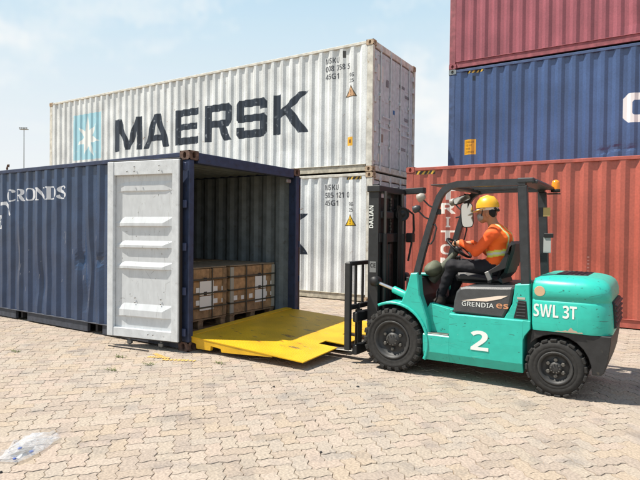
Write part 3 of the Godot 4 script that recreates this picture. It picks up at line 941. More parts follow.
# ------------------------------------------------------------------ cargo
func build_cargo() -> void:
	var board := tmat(stain_tex(sc(146, 116, 84), sc(112, 88, 62), 0.35, 0.58, 0.02, 121), 1.2, 0.85, mats.fine, 0.4)
	var board2 := tmat(stain_tex(sc(158, 124, 88), sc(122, 94, 64), 0.35, 0.6, 0.02, 122), 1.2, 0.85, mats.fine, 0.4)
	var wood := tmat(stain_tex(sc(128, 104, 78), sc(86, 68, 50), 0.4, 0.55, 0.02, 123), 1.5, 0.9, mats.fine, 0.5)
	var strap := mat(sc(52, 56, 50), 0.5)
	var paper := mat(sc(214, 212, 210), 0.8)
	var ink := mat(sc(44, 42, 48), 0.8)
	var guard := mat(sc(150, 146, 136), 0.8)
	var bp := Vector3(-5.0947, 0, -4.970)
	# local to the container: front face x, near edge z
	for q in [[-.40, -.10, 1.03, 4, "strapped carton pallet just inside the door, beside the open grey leaf", 0], [-.40, -1.21, 1.08, 4, "strapped carton pallet just inside the door, against the far inner wall", 1], [-1.58, -.12, 1.03, 4, "carton pallet deep in the container, behind the first near pallet", 2], [-1.58, -1.22, 1.08, 4, "carton pallet deep in the container, behind the pallet at the far wall", 3]]:
		var t := thing("carton_pallet", q[4], "pallet", bp + Basis(Vector3.UP, -.0204) * Vector3(q[0], .1645, q[1]), -.0204, "strapped pallets of cartons")
		var w: float = q[2]; var dp := 1.05
		# pallet: boards on blocks
		for i in 6:
			bxo("deck_board", Vector3(-.05 - (dp - .1) * i / 5.0, .128, -w * .5), Vector3(.11, .022, w), .003, wood, t)
		for i in 3:
			bxo("runner", Vector3(-dp * .5, .106, -.06 - (w - .12) * i * .5), Vector3(dp, .02, .1), .003, wood, t)
			for k in 3:
				bxo("block", Vector3(-.06 - (dp - .12) * k * .5, .057, -.06 - (w - .12) * i * .5), Vector3(.11, .077, .1), .004, wood, t)
			bxo("base_board", Vector3(-dp * .5, .009, -.06 - (w - .12) * i * .5), Vector3(dp, .018, .1), .003, wood, t)
		var rows: int = q[3]; var rh := .178
		for r in rows:
			for c in 3:
				for e in 2:
					var cw := w / 3.0
					var cb := bxo("carton", Vector3(-dp * (.25 + .5 * e), .141 + rh * (r + .5), -cw * (c + .5)) + Vector3(rng.randf_range(-.006, .004), 0, rng.randf_range(-.004, .004)), Vector3(dp * .5 - .008, rh - .004, cw - .006), .006, board if (r + c + q[5]) % 3 else board2, t)
					if e == 0 and r > 0 and r < 3 and q[5] < 2:
						bxo("label", Vector3(-.003, .141 + rh * r + .055, -cw * (c + .34)), Vector3(.004, .07, .085), 0, paper, cb)
						bxo("label", Vector3(-.003, .141 + rh * r + .05, -cw * (c + .8)), Vector3(.004, .06, .06), 0, paper, cb)
		var top: float = .141 + rh * rows
		if q[5] < 2:
			# big paper sheets across the middle of the front
			for k in 2:
				var sh := bxo("paper_sheet", Vector3(.006, .36 + .215 * k, -w * (.60 if q[5] == 0 else .66)), Vector3(.004, .20, .27), 0, paper, t)
				bxo("print", Vector3(.0095, .50 + .20 * k, -w * (.60 if q[5] == 0 else .66) + .03), Vector3(.002, .05, .06), 0, ink, sh)
			for z in [-.04, -w + .04]:
				bxo("edge_guard", Vector3(.0, .141 + rh * rows * .5, z), Vector3(.02, rh * rows - .01, .075), .004, guard if q[5] == 1 else wood, t)
		for y in [.30, .50, .70]:
			if y < top:
				var s := st()
				bb(s, Vector3(.013, y, -w * .5), Vector3(.004, .022, w + .02)); bb(s, Vector3(-dp * .5, y, .008), Vector3(dp + .02, .022, .004)); bb(s, Vector3(-dp * .5, y, -w - .008), Vector3(dp + .02, .022, .004))
				obj("strap", s, strap, t)
		for z in [-w * .33, -w * .70]:
			var s := st()
			bb(s, Vector3(.017, .141 + rh * rows * .5, z), Vector3(.004, rh * rows + .02, .022)); bb(s, Vector3(-dp * .5, top + .006, z), Vector3(dp + .03, .004, .022))
			obj("strap", s, strap, t)
		bxo("top_board", Vector3(-dp * .5, top + .014, -w * .5), Vector3(dp, .018, w), .004, tmat(stain_tex(sc(128, 112, 92), sc(96, 84, 70), 0.3, 0.5, 0.02, 124), 1.2, 0.9) if q[5] < 2 else wood, t)

# ------------------------------------------------------------------ ramp
func build_ramp() -> void:
	# chequer plate: raised lozenges as relief
	var n := 24
	var cellim := Image.create(n, n, false, Image.FORMAT_L8)
	for y in n:
		for x in n:
			var v := 0.0
			for k in 4:
				var cx := (k % 2) * 12.0 + 6.0; var cy := (k / 2) * 12.0 + 6.0
				var dir := Vector2(1, 1).normalized() if (k % 2 + k / 2) % 2 == 0 else Vector2(1, -1).normalized()
				var p := Vector2(x - cx, y - cy)
				var u := p.dot(dir) / 5.8; var w := p.dot(dir.orthogonal()) / 2.2
				v = max(v, clampf(1.3 * (1.0 - u * u - w * w), 0.0, 1.0))
			cellim.set_pixel(x, y, Color(v, v, v))
	var him := Image.create(1008, 1008, false, Image.FORMAT_L8)
	for y in 42:
		for x in 42:
			him.blit_rect(cellim, Rect2i(0, 0, n, n), Vector2i(x * n, y * n))
	him.bump_map_to_normal_map(2.0)
	var plate := tex(him)
	var yel := stain_tex(sc(210, 164, 28), sc(150, 110, 44), 0.14, 0.66, 0.012, 131)
	var ym := tmat(yel, 0.5, 0.5)
	var dm := mat(Color.WHITE, 0.45)
	dm.albedo_texture = ramp_image(); dm.normal_enabled = true; dm.normal_texture = plate; dm.normal_scale = 0.9
	dm.metallic_specular = 0.4
	var t := thing("loading_ramp", "yellow chequer-plate steel ramp carried on the forks to the container door", "ramp", Vector3(-5.13, .193, -5.03))
	var ax := Vector3(1.77, -.095, 0).normalized(); var az := Vector3(0, -.097, 2.3).normalized()
	t.basis = Basis(ax, az.cross(ax).normalized(), az)
	var L := 1.775; var W := 2.30
	# deck with two slots where the forks enter: strips between them
	var cuts := [0.0, -.80, -.97, -1.40, -1.57, -W]
	var s := st()
	var xi := L - .28
	deck(s, 0.0, xi, -W, 0.0, L, W)
	deck(s, xi, L, -.77, 0.0, L, W); deck(s, xi, L, -1.37, -.95, L, W); deck(s, xi, L, -W, -1.56, L, W)
	obj("deck_plate", s, dm, t)
	for z in [-.03, -W + .03]:
		var sk := st()
		extrude(sk, pv([.03, -.012, 1.33, -.012, 1.33, -.03, .80, -.092, .55, -.118, .53, -.075, .37, -.07, .36, -.130, .12, -.145, .11, -.085, .03, -.075]), z - .025, z + .025, .003)
		obj("side_beam", sk, ym, t)
	for x in [.62, 1.02, 1.4]:
		bxo("cross_rib", Vector3(x, -.025, -W * .5), Vector3(.05, .03, W - .12), .003, ym, t)
	bxo("hook_lip", Vector3(-.05, .004, -W * .5), Vector3(.12, .010, W - .02), .003, ym, t)

func ramp_image() -> Texture2D:
	var w := 640; var h := 640
	var im := panel_image(w, h, sc(210, 164, 28), 133, 0.0, 0.16)
	for q in [[.30, .62, .52, .66], [.40, .44, .55, .455], [.66, .30, .88, .34], [.72, .355, .84, .375], [.12, .2, .2, .21], [.55, .8, .6, .82], [.05, .10, .75, .30], [.05, .66, .75, .86], [.1, .1, .9, .9]]:   # scraped patches and tyre rubs
		for k in 12:
			var x := rng.randf_range(q[0], q[2]); var y := rng.randf_range(q[1], q[3])
			paint(im, 1, 1, pv([x, y, x + rng.randf_range(.02, .06), y + .004, x + rng.randf_range(.02, .06), y + .010, x + .004, y + .007]), [sc(150, 92, 40), sc(120, 104, 60), sc(92, 80, 50), sc(176, 150, 90)][rng.randi() % 4])
	return tex(im)

func deck(s: SurfaceTool, x0: float, x1: float, z0: float, z1: float, L: float, W: float) -> void:
	var k := 7.0
	for e in [[0.0, 1.0], [-.012, -1.0]]:
		var q := [Vector3(x0, e[0], z0), Vector3(x1, e[0], z0), Vector3(x1, e[0], z1), Vector3(x0, e[0], z1)]
		var order := [0, 1, 2, 0, 2, 3] if e[1] > 0 else [0, 2, 1, 0, 3, 2]
		for i in order:
			s.set_uv(Vector2(q[i].x, -q[i].z) / 2.3); s.add_vertex(q[i])
	for q in [[Vector3(x0, 0, z0), Vector3(x1, 0, z0), Vector3(0, 0, -1)], [Vector3(x0, 0, z1), Vector3(x1, 0, z1), Vector3(0, 0, 1)], [Vector3(x0, 0, z0), Vector3(x0, 0, z1), Vector3(-1, 0, 0)], [Vector3(x1, 0, z0), Vector3(x1, 0, z1), Vector3(1, 0, 0)]]:
		s.set_uv(Vector2.ZERO)
		face(s, [q[0], q[1], q[1] - Vector3(0, .012, 0), q[0] - Vector3(0, .012, 0)], q[2])

# ------------------------------------------------------------------ forklift (local: x rearwards, z towards the near side, origin under the front axle)
const FORK_AT := Vector3(-2.528, 0, -6.185)
const FORK_TURN := -0.0103

func wheel(parent: Node3D, at: Vector3, R: float, w: float, rim_r: float, side: float, rim: Material, lugs: int) -> void:
	var root := Node3D.new(); root.name = "wheel"; parent.add_child(root, true)
	root.position = at
	var xf := Transform3D(Basis(Vector3.RIGHT, PI / 2 * side), Vector3.ZERO)   # local y of the lathe points outwards
	var s := st()
	var hw := w * .5
	lathe(s, [[rim_r, -hw * .85], [rim_r + .03, -hw], [R - .05, -hw], [R - .012, -hw * .8], [R - .010, 0], [R - .012, hw * .8], [R - .05, hw], [R - .075, hw * 1.01], [R - .08, hw * .98], [rim_r + .045, hw * 1.0], [rim_r + .02, hw * .98], [rim_r, hw * .85]], xf, 40)
	for i in lugs:
		for sd in [-1.0, 1.0]:
			var a := TAU * (i + (.25 if sd > 0 else .75)) / lugs
			var bs := xf.basis * Basis(Vector3.UP, a)
			bb(s, bs * Vector3(R - .012, hw * .50 * sd, 0), Vector3(.026, hw * .92, TAU * R / lugs * (.56 if R > .3 else .7)), .006, bs)
			if R < .3: continue
			bb(s, bs * Vector3(R - .028, hw * .96 * sd, 0), Vector3(.034, .014, TAU * R / lugs * .5), .004, bs)
	obj("tyre", s, mats.rubber, root)
	var r := st()
	lathe(r, [[rim_r + .002, hw * .86], [rim_r + .012, hw * 1.0], [rim_r + .004, hw * 1.04], [rim_r - .012, hw * 1.0], [rim_r - .022, hw * .72], [rim_r * .72, hw * .45], [rim_r * .62, hw * .55], [rim_r * .40, hw * .58], [rim_r * .36, hw * .85], [rim_r * .22, hw * .92], [0, hw * .94]], xf, 32)
	lathe(r, [[rim_r, hw * .85], [rim_r, -hw * .85], [0, -hw * .6]], xf, 24)
	obj("rim", r, rim, root)
	for i in 6:
		var a := TAU * (i + .5) / 6.0
		var b := st()
		lathe(b, [[.022, 0], [.022, .024], [.015, .034], [0, .034]], Transform3D(xf.basis, xf.basis * Vector3(cos(a) * rim_r * .52, hw * .55, sin(a) * rim_r * .52)), 6, -1)
		obj("wheel_nut", b, mats.dull_steel, root)
	var hb := st()
	for i in 10:
		var a := TAU * i / 10.0
		lathe(hb, [[.007, 0], [.007, .012], [0, .014]], Transform3D(xf.basis, xf.basis * Vector3(cos(a) * rim_r * .28, hw * .90, sin(a) * rim_r * .28)), 6, -1)
	obj("hub_bolts", hb, mats.dull_steel, root)

func glyph(t: String, bold: bool) -> TextMesh:
	var tm := TextMesh.new()
	tm.text = t; tm.font = font(false, bold); tm.font_size = 64; tm.pixel_size = .01; tm.depth = 0.0015
	tm.horizontal_alignment = HORIZONTAL_ALIGNMENT_LEFT
	return tm

# every letter a part of its own, spaced as the font sets the whole word
func lettering(parent: Node3D, called: String, t: String, size_h: float, width: float, at: Vector3, m: Material, bs := Basis.IDENTITY, bold := true) -> void:
	var whole := glyph(t, bold).get_aabb()
	var k := Vector3(width / whole.size.x, size_h / whole.size.y, 1.0)
	var b2 := Basis(bs.x * k.x, bs.y * k.y, bs.z)
	for i in t.length():
		if t[i] == " ": continue
		var tm := glyph(t[i], bold)
		var ab := tm.get_aabb()
		var pre := glyph(t.substr(0, i + 1), bold).get_aabb()
		var o := MeshInstance3D.new(); o.name = called; o.mesh = tm; o.material_override = m
		parent.add_child(o, true)
		var dx := pre.end.x - ab.end.x
		o.transform = Transform3D(b2, at + b2 * (Vector3(dx, 0, 0) - whole.get_center()))

func rrect(x0: float, x1: float, hz: float, r: float, y: float, n := 6) -> Array:
	# rounded rectangle in plan: front edge x0 straight, rear corners rounded
	var o := []
	for k in n + 1:
		var a := -PI / 2 + PI / 2 * k / n
		o.append(Vector3(x1 - r + cos(a) * r, y, -hz + r + sin(a) * r))
	for k in n + 1:
		var a := PI / 2 * k / n
		o.append(Vector3(x1 - r + cos(a) * r, y, hz - r + sin(a) * r))
	var q := .02
	o.append(Vector3(x0 + q, y, hz)); o.append(Vector3(x0, y, hz - q)); o.append(Vector3(x0, y, -hz + q)); o.append(Vector3(x0 + q, y, -hz))
	return o

func build_forklift() -> void:
	var wear := [sc(30, 74, 66), sc(112, 190, 172), sc(54, 60, 56), sc(26, 98, 86)]
	mats.teal = tmat(scuff_tex(sc(46, 182, 165), wear, 150, 70, 141), 0.75, 0.36, mats.rough_bump, 0.05)
	mats.teal_top = tmat(scuff_tex(sc(46, 182, 165), wear, 190, 120, 142), 0.75, 0.36, mats.rough_bump, 0.05)
	mats.teal.metallic_specular = 0.5
	mats.grey_hood = tmat(stain_tex(sc(66, 68, 70), sc(110, 108, 104), 0.2, 0.72, 0.03, 143), 1.2, 0.45, mats.fine, 0.2)
	mats.frame = tmat(stain_tex(sc(44, 47, 50), sc(74, 72, 70), 0.3, 0.68, 0.03, 144), 1.5, 0.45)
	mats.mast = tmat(stain_tex(sc(34, 36, 38), sc(62, 54, 46), 0.3, 0.66, 0.03, 145), 1.5, 0.5)
	mats.chassis = mat(sc(88, 90, 90), 0.7)
	mats.dull_steel = mat(sc(96, 94, 90), 0.5, 0.5)
	mats.chrome = mat(sc(200, 200, 200), 0.2, 0.9)
	mats.dark_rim = tmat(stain_tex(sc(50, 50, 50), sc(96, 90, 82), 0.4, 0.66, 0.04, 146), 2.0, 0.55)
	mats.white_paint = mat(sc(222, 226, 222), 0.6)
	mats.seat = mat(sc(26, 26, 28), 0.5)
	var f := thing("forklift", "teal three tonne forklift truck numbered 2 with black mast and overhead guard", "forklift", FORK_AT, FORK_TURN)
	# wheels
	for sd in [1.0, -1.0]:
		wheel(f, Vector3(0, .354, .475 * sd), .355, .25, .205, sd, mats.dark_rim, 22)
		wheel(f, Vector3(1.712, .276, .475 * sd), .278, .20, .150, sd, mats.dark_rim, 20)
	var ax := st(); tube(ax, [Vector3(0, .354, -.4), Vector3(0, .354, .4)], .09, 12); obj("front_axle", ax, mats.mast, f)
	ax = st(); tube(ax, [Vector3(1.712, .276, -.4), Vector3(1.712, .276, .4)], .06, 12); bb(ax, Vector3(1.71, .36, 0), Vector3(.26, .16, .5), .02); obj("rear_axle", ax, mats.mast, f)
	# chassis sides: lower sill with a chamfered foot, flush upper panel, recessed step
	for sd in [1.0, -1.0]:
		var xs := Transform3D(Basis(Vector3(0, 0, 1), Vector3(0, 1, 0), Vector3(-1, 0, 0)), Vector3.ZERO)  # profile (z, y) swept along -x
		var s := st()
		var prof := pv([.30 * sd, .20, .535 * sd, .178, .578 * sd, .275, .582 * sd, .455, .572 * sd, .468, .30 * sd, .468])
		extrude(s, prof, -.662, -.365, .004, xs)
		var sill := obj("side_sill", s, mats.teal, f)
		s = st()
		extrude(s, pv([.30 * sd, .20, .535 * sd, .178, .578 * sd, .275, .583 * sd, .45, .581 * sd, .70, .565 * sd, .712, .30 * sd, .712]), -1.412, -.658, .004, xs)
		extrude(s, pv([1.405, .50, 1.425, .555, 1.478, .63, 1.478, .708, 1.405, .711]), min(.40 * sd, .580 * sd), max(.40 * sd, .580 * sd), .004)
		obj("side_panel", s, mats.teal, f)
		s = st()
		extrude(s, pv([.37, .462, .658, .462, .658, .735, .40, .79, .36, .72]), min(.36 * sd, .47 * sd), max(.36 * sd, .47 * sd), .004)
		obj("step_panel", s, mats.teal, f)
		bxo("step_tread", Vector3(.51, .474, .525 * sd), Vector3(.27, .010, .09), .003, mats.dull_steel, sill)
		# fender: arched band over the front wheel, running up into the cowl pillar
		s = st()
		var arc := []
		var N := 18
		for k in N + 1:
			var a := deg_to_rad(lerpf(116.0, -24.0, float(k) / N))
			var ro := .432
			arc.append(Vector2(cos(a) * ro, .354 + sin(a) * ro))
		var outer := arc.duplicate()
		var poly := PackedVector2Array()
		for p in outer: poly.append(p)
		for k in range(N, -1, -1):
			var a := deg_to_rad(lerpf(116.0, -24.0, float(k) / N))
			poly.append(Vector2(cos(a) * .402, .354 + sin(a) * .402))
		extrude(s, poly, min(.33 * sd, .592 * sd), max(.33 * sd, .592 * sd), .008)
		obj("front_fender", s, mats.teal, f)
		s = st()
		extrude(s, pv([.02, .768, .10, .80, .155, .93, .205, 1.115, .285, 1.125, .30, 1.02, .315, .88, .36, .76, .405, .62, .43, .47, .40, .36, .395, .44, .36, .56, .29, .66, .20, .725, .11, .755]), min(.44 * sd, .565 * sd), max(.44 * sd, .565 * sd), .012)
		obj("cowl_pillar", s, mats.teal, f)
		# column behind the hood with its vent
		s = st()
		extrude(s, pv([1.215, .70, 1.30, .86, 1.325, 1.06, 1.462, 1.072, 1.478, .698]), min(.40 * sd, .560 * sd), max(.40 * sd, .560 * sd), .008)
		var col := obj("rear_column", s, mats.teal, f)
		s = st()
		extrude(s, pv([1.315, .722, 1.36, .905, 1.435, .90, 1.452, .722]), min(.54 * sd, .565 * sd), max(.54 * sd, .565 * sd), .003)
		obj("vent", s, mats.black, col)
		for k in 5:
			bxo("vent_slat", Vector3(1.385, .75 + k * .032, .567 * sd), Vector3(.085, .008, .006), .001, mats.frame, col)
		bxo("worn_sticker", Vector3(1.385, .925, .561 * sd), Vector3(.075, .022, .004), 0, mat(sc(176, 170, 156), .8), col)
	# body core that closes the inside
	bxo("chassis_core", Vector3(.93, .44, 0), Vector3(1.15, .46, .74), .01, mats.chassis, f)
	bxo("belly_light_block", Vector3(.20, .40, 0), Vector3(.42, .40, .66), .03, mats.chassis, f)  # added block, keeps sunlight from passing under the body behind the front wheels
	bxo("floor_plate", Vector3(.50, .712, 0), Vector3(.40, .016, .92), .003, mats.rubber, f)
	# front panel and dash
	var s := st()
	extrude(s, pv([.36, .70, .30, .86, .19, 1.04, .10, 1.06, .10, .68]), -.44, .44, .006)
	obj("toe_board", s, mats.black, f)
	bxo("cowl_cap", Vector3(.20, 1.075, -.20), Vector3(.16, .035, .62), .012, mats.teal, f)
	s = st()
	var dash := []
	for k in 6:
		var t := k / 5.0
		var ring := []
		for j in 14:
			var a := TAU * j / 14
			var rx: float = [.03, .085, .105, .10, .075, .02][k]; var rz: float = [.06, .15, .18, .17, .13, .04][k]
			ring.append(Vector3(.27 + t * .02 + cos(a) * rx, 1.05 + t * .19, .04 + sin(a) * rz))
		dash.append(ring)
	loft(s, dash)
	obj("instrument_cover", s, tmat(stain_tex(sc(98, 102, 84), sc(70, 72, 60), 0.3, 0.6, 0.03, 147), 2.0, 0.7), f)
	s = st(); tube(s, [Vector3(.24, 1.0, 0), Vector3(.44, 1.23, 0), Vector3(.545, 1.36, 0)], [.06, .045, .03], 12)
	obj("steering_column", s, tmat(stain_tex(sc(88, 92, 80), sc(66, 66, 58), 0.3, 0.6, 0.03, 148), 2.0, 0.7), f)
	# steering wheel
	var tilt := Basis(Vector3.BACK, deg_to_rad(-38))
	var sw := Node3D.new(); sw.name = "steering_wheel"; f.add_child(sw, true)
	sw.transform = Transform3D(tilt, Vector3(.555, 1.385, 0))
	s = st()
	var path := []
	for k in 28: path.append(Vector3(cos(TAU * k / 28) * .165, .012, sin(TAU * k / 28) * .165))
	tube(s, path, .015, 8, true); obj("wheel_rim", s, mats.black, sw)
	for k in 3:
		var a := TAU * k / 3 + .5
		s = st(); tube(s, [Vector3(0, -.005, 0), Vector3(cos(a) * .16, .012, sin(a) * .16)], .012, 6); obj("spoke", s, mats.black, sw)
	s = st(); lathe(s, [[0, .02], [.045, .012], [.05, -.02], [.03, -.05]], Transform3D.IDENTITY, 14); obj("hub", s, mats.black, sw)
	s = st(); lathe(s, [[.012, .01], [.014, .04], [.026, .05], [.03, .07], [.02, .088], [0, .09]], Transform3D(Basis.IDENTITY, Vector3(-.03, .012, .16)), 12); obj("spinner_knob", s, mats.black, sw)
	# levers
	for k in 4:
		s = st()
		var z := -.16 - k * .07
		tube(s, [Vector3(.36, 1.05, z), Vector3(.44, 1.25, z)], .009, 6); lathe(s, [[0, -.02], [.018, -.01], [.022, .012], [.012, .03], [0, .034]], Transform3D(Basis.IDENTITY, Vector3(.445, 1.26, z)), 10)
		obj("control_lever", s, mats.black, f)
	s = st(); tube(s, [Vector3(.20, 1.10, .30), Vector3(.21, 1.28, .31), Vector3(.22, 1.31, .31)], [.008, .008, .016], 8); obj("brake_lever", s, mats.black, f)
	for k in 2:
		bxo("pedal", Vector3(.35, .80, -.05 - k * .16), Vector3(.02, .10, .09), .004, mats.rubber, f, Basis(Vector3.BACK, .5))
	# hood and seat
	s = st()
	extrude(s, pv([.690, .722, .700, .84, .725, .945, .765, .992, .83, 1.006, 1.20, 1.022, 1.29, 1.03, 1.312, 1.015, 1.285, .86, 1.215, .708, .95, .716]), -.566, .566, .022)
	var hood := obj("engine_hood", s, mats.grey_hood, f)
	s = st()   # badge swoosh over the name
	extrude(s, pv([.785, .858, 1.05, .868, 1.19, .905, 1.26, .942, 1.16, .932, 1.02, .905, .90, .882]), .5665, .569, 0)
	obj("badge_swoosh", s, mat(sc(222, 206, 190), .6), hood)
	lettering(hood, "letter", "GRENDIA", .046, .33, Vector3(.955, .828, .568), mats.white_paint, Basis.IDENTITY, false)
	lettering(hood, "letter", "es", .050, .12, Vector3(1.205, .832, .568), mat(sc(196, 138, 100), .6))
	var seat := Node3D.new(); seat.name = "seat"; f.add_child(seat, true)
	s = st()
	extrude(s, pv([.62, 1.03, .60, 1.085, .63, 1.125, .72, 1.13, .95, 1.105, 1.10, 1.10, 1.12, 1.03]), -.25, .25, .03); obj("cushion", s, mats.seat, seat)
	s = st()
	extrude(s, pv([1.04, 1.06, 1.08, 1.05, 1.16, 1.14, 1.235, 1.38, 1.245, 1.46, 1.20, 1.485, 1.165, 1.44, 1.09, 1.20]), -.24, .24, .03); obj("backrest", s, mats.seat, seat)
	bxo("seat_base", Vector3(.88, 1.025, 0), Vector3(.42, .03, .42), .005, mats.black, seat)
	for z in [.29, -.29]:
		s = st()
		extrude(s, pv([.98, 1.03, 1.02, 1.03, 1.03, 1.14, 1.17, 1.20, 1.20, 1.34, 1.17, 1.36, 1.10, 1.24, .98, 1.16]), z - .02, z + .02, .006)
		obj("hip_restraint", s, mats.seat, seat)
	bxo("seat_belt_buckle", Vector3(.99, 1.11, .305), Vector3(.05, .10, .03), .006, mats.galv, seat, Basis(Vector3.BACK, .4))
	# counterweight
	s = st()
	var ring := []
	for q in [[.628, 1.492, 2.185, .570, .17], [.66, 1.490, 2.192, .576, .17], [.90, 1.490, 2.176, .576, .17], [.918, 1.490, 2.170, .572, .17], [.924, 1.490, 2.168, .565, .16], [.936, 1.490, 2.168, .565, .16], [.942, 1.490, 2.174, .573, .16], [1.02, 1.490, 2.172, .572, .17], [1.065, 1.492, 2.162, .565, .18], [1.10, 1.496, 2.142, .548, .19], [1.13, 1.505, 2.105, .515, .20], [1.150, 1.53, 2.05, .46, .20], [1.161, 1.58, 1.97, .38, .18]]:
		ring.append(rrect(q[1], q[2], q[3], q[4], q[0]))
	loft(s, ring)
	var cw := obj("counterweight", s, mats.teal_top, f)
	if true:
		bxo("radiator_cover", Vector3(1.80, 1.158, 0), Vector3(.30, .014, .60), .006, mats.black, cw)
	for k in 6:
		bxo("cover_slat", Vector3(1.68 + k * .048, 1.166, 0), Vector3(.02, .006, .56), .002, mats.frame, cw)
	lettering(cw, "letter", "SWL 3T", .125, .385, Vector3(1.700, .825, .578), mats.white_paint)
	s = st(); lathe(s, [[0, .003], [.048, .003], [.05, 0]], Transform3D(Basis(Vector3.RIGHT, PI / 2), Vector3(1.560, 1.01, .5725)), 20, -1); obj("round_sticker", s, mat(sc(196, 164, 130), .7), cw)
	# grille on the rear face
	bxo("rear_grille", Vector3(2.170, .80, 0), Vector3(.05, .26, .74), .01, mats.black, cw)
	for k in 5:
		bxo("grille_slat", Vector3(2.202, .70 + k * .05, 0), Vector3(.03, .014, .76), .004, mats.frame, cw, Basis(Vector3.BACK, -.4))
	s = st()
	for side in [.37, -.37]:
		extrude(s, pv([2.14, .685, 2.208, .685, 2.195, .915, 2.14, .93]), side - .012, side + .012, .003)
	obj("grille_cheek", s, mats.black, cw)
	# bare and chipped edge over the wheel arch
	s = st()
	extrude(s, pv([1.70, .634, 1.73, .642, 1.76, .638, 1.80, .655, 1.815, .644, 1.83, .668, 1.845, .684, 1.865, .66, 1.89, .655, 1.905, .642, 1.94, .646, 1.95, .636]), .5745, .5795, 0)
	obj("chipped_edge", s, mat(sc(168, 150, 132), .9), cw)
	# black lower part with the wheel arch
	s = st()
	var low := PackedVector2Array()
	for p in [[1.49, .628], [2.182, .628], [2.178, .56], [2.158, .40], [2.128, .285], [2.105, .262]]: low.append(Vector2(p[0], p[1]))
	for k in 11:
		var a := deg_to_rad(lerpf(-2.0, 140.0, k / 10.0))
		low.append(Vector2(1.712 + cos(a) * .315, .268 + sin(a) * .330))
	extrude(s, low, -.555, .555, .006)
	obj("rear_skirt", s, tmat(stain_tex(sc(36, 36, 37), sc(82, 74, 62), 0.4, 0.64, 0.02, 149), 1.3, 0.6), f)
	# overhead guard
	var g := Node3D.new(); g.name = "overhead_guard"; f.add_child(g, true)
	for z in [.50, -.50]:
		s = st()
		var pp := []
		for q in [[.255, 1.10], [.315, 1.34], [.395, 1.62], [.47, 1.86], [.505, 1.955], [.55, 2.02], [.615, 2.065], [.70, 2.085], [.95, 2.09], [1.40, 2.085]]: pp.append(Vector3(q[0], q[1], z))
		tube(s, pp, .047, 4, false)
		obj("front_pillar", s, mats.frame, g)
		s = st(); extrude(s, pv([1.375, 1.02, 1.463, 1.02, 1.415, 2.05, 1.325, 2.05]), z - .035, z + .035, .008); obj("rear_pillar", s, mats.frame, g)
		# grab handle
		s = st()
		tube(s, [Vector3(.425, 1.66, z), Vector3(.47, 1.655, z + .03 * signf(z)), Vector3(.485, 1.62, z + .03 * signf(z)), Vector3(.455, 1.49, z + .03 * signf(z)), Vector3(.42, 1.445, z + .02 * signf(z)), Vector3(.36, 1.45, z)], .009, 6)
		obj("grab_handle", s, mats.frame, g)
	s = st(); bb(s, Vector3(1.40, 2.10, 0), Vector3(.16, .05, 1.08), .01); bb(s, Vector3(1.48, 2.085, 0), Vector3(.06, .035, 1.0), .008); obj("rear_header", s, mats.frame, g)
	bxo("front_header", Vector3(.62, 2.075, 0), Vector3(.06, .05, .96), .008, mats.frame, g)
	for z in [-.38, -.22, .20, .37]:
		bxo("roof_bar", Vector3(.98, 2.098, z), Vector3(.72, .045, .022), .005, mats.frame, g)
	bxo("front_visor", Vector3(.53, 2.092, 0), Vector3(.26, .012, 1.0), .003, mats.frame, g)
	# stickers on the far rear pillar
	bxo("sticker", Vector3(1.43, 1.82, -.463), Vector3(.075, .10, .003), 0, mat(sc(196, 170, 110), .7), g)
	bxo("sticker", Vector3(1.44, 1.44, -.463), Vector3(.08, .18, .003), 0, mat(sc(176, 178, 176), .7), g)
	bxo("extinguisher_clip", Vector3(1.455, 1.55, -.46), Vector3(.10, .05, .02), .004, mats.black, g)
	# beacon
	var be := Node3D.new(); be.name = "beacon"; g.add_child(be, true)
	be.position = Vector3(1.52, 2.045, -.46)
	bxo("bracket", Vector3(-.02, -.02, 0), Vector3(.14, .012, .08), .003, mats.black, be)
	s = st(); lathe(s, [[0, .0], [.05, 0], [.05, .03], [.045, .032]], Transform3D.IDENTITY, 18); obj("beacon_base", s, mats.black, be)
	s = st(); lathe(s, [[.045, .03], [.043, .10], [.036, .125], [.015, .137], [0, .138]], Transform3D.IDENTITY, 18); obj("beacon_lens", s, mat(sc(240, 140, 20), .25), be)
	# work lamps and mirrors
	for q in [[.305, 1.955, .54, .047], [.25, 1.83, .53, .041], [.30, 1.96, -.54, .047]]:
		var l := Node3D.new(); l.name = "work_lamp"; g.add_child(l, true)
		l.position = Vector3(q[0], q[1], q[2])
		s = st(); lathe(s, [[0, .05], [q[3] * .6, .045], [q[3], .01], [q[3], -.03], [q[3] * .95, -.035]], Transform3D(Basis(Vector3.BACK, deg_to_rad(-70)), Vector3.ZERO), 18); obj("lamp_housing", s, mats.frame if q[3] < .045 else mat(sc(150, 142, 132), .4), l)
		s = st(); lathe(s, [[q[3] * .95, -.033], [q[3] * .6, -.042], [0, -.046]], Transform3D(Basis(Vector3.BACK, deg_to_rad(-70)), Vector3.ZERO), 18); obj("lamp_lens", s, mat(sc(226, 224, 218), .15), l)
		s = st(); tube(s, [Vector3(.02, -.02, 0), Vector3(.09, -.09, -.01 * signf(q[2])), Vector3(.17, -.13, -.03 * signf(q[2]))], .009, 6); obj("lamp_arm", s, mats.frame, l)
	bxo("lamp_bracket", Vector3(.475, 1.795, .505), Vector3(.10, .06, .03), .006, mats.black, g)
	var mg := mat(sc(214, 208, 196), 0.06, 0.9)
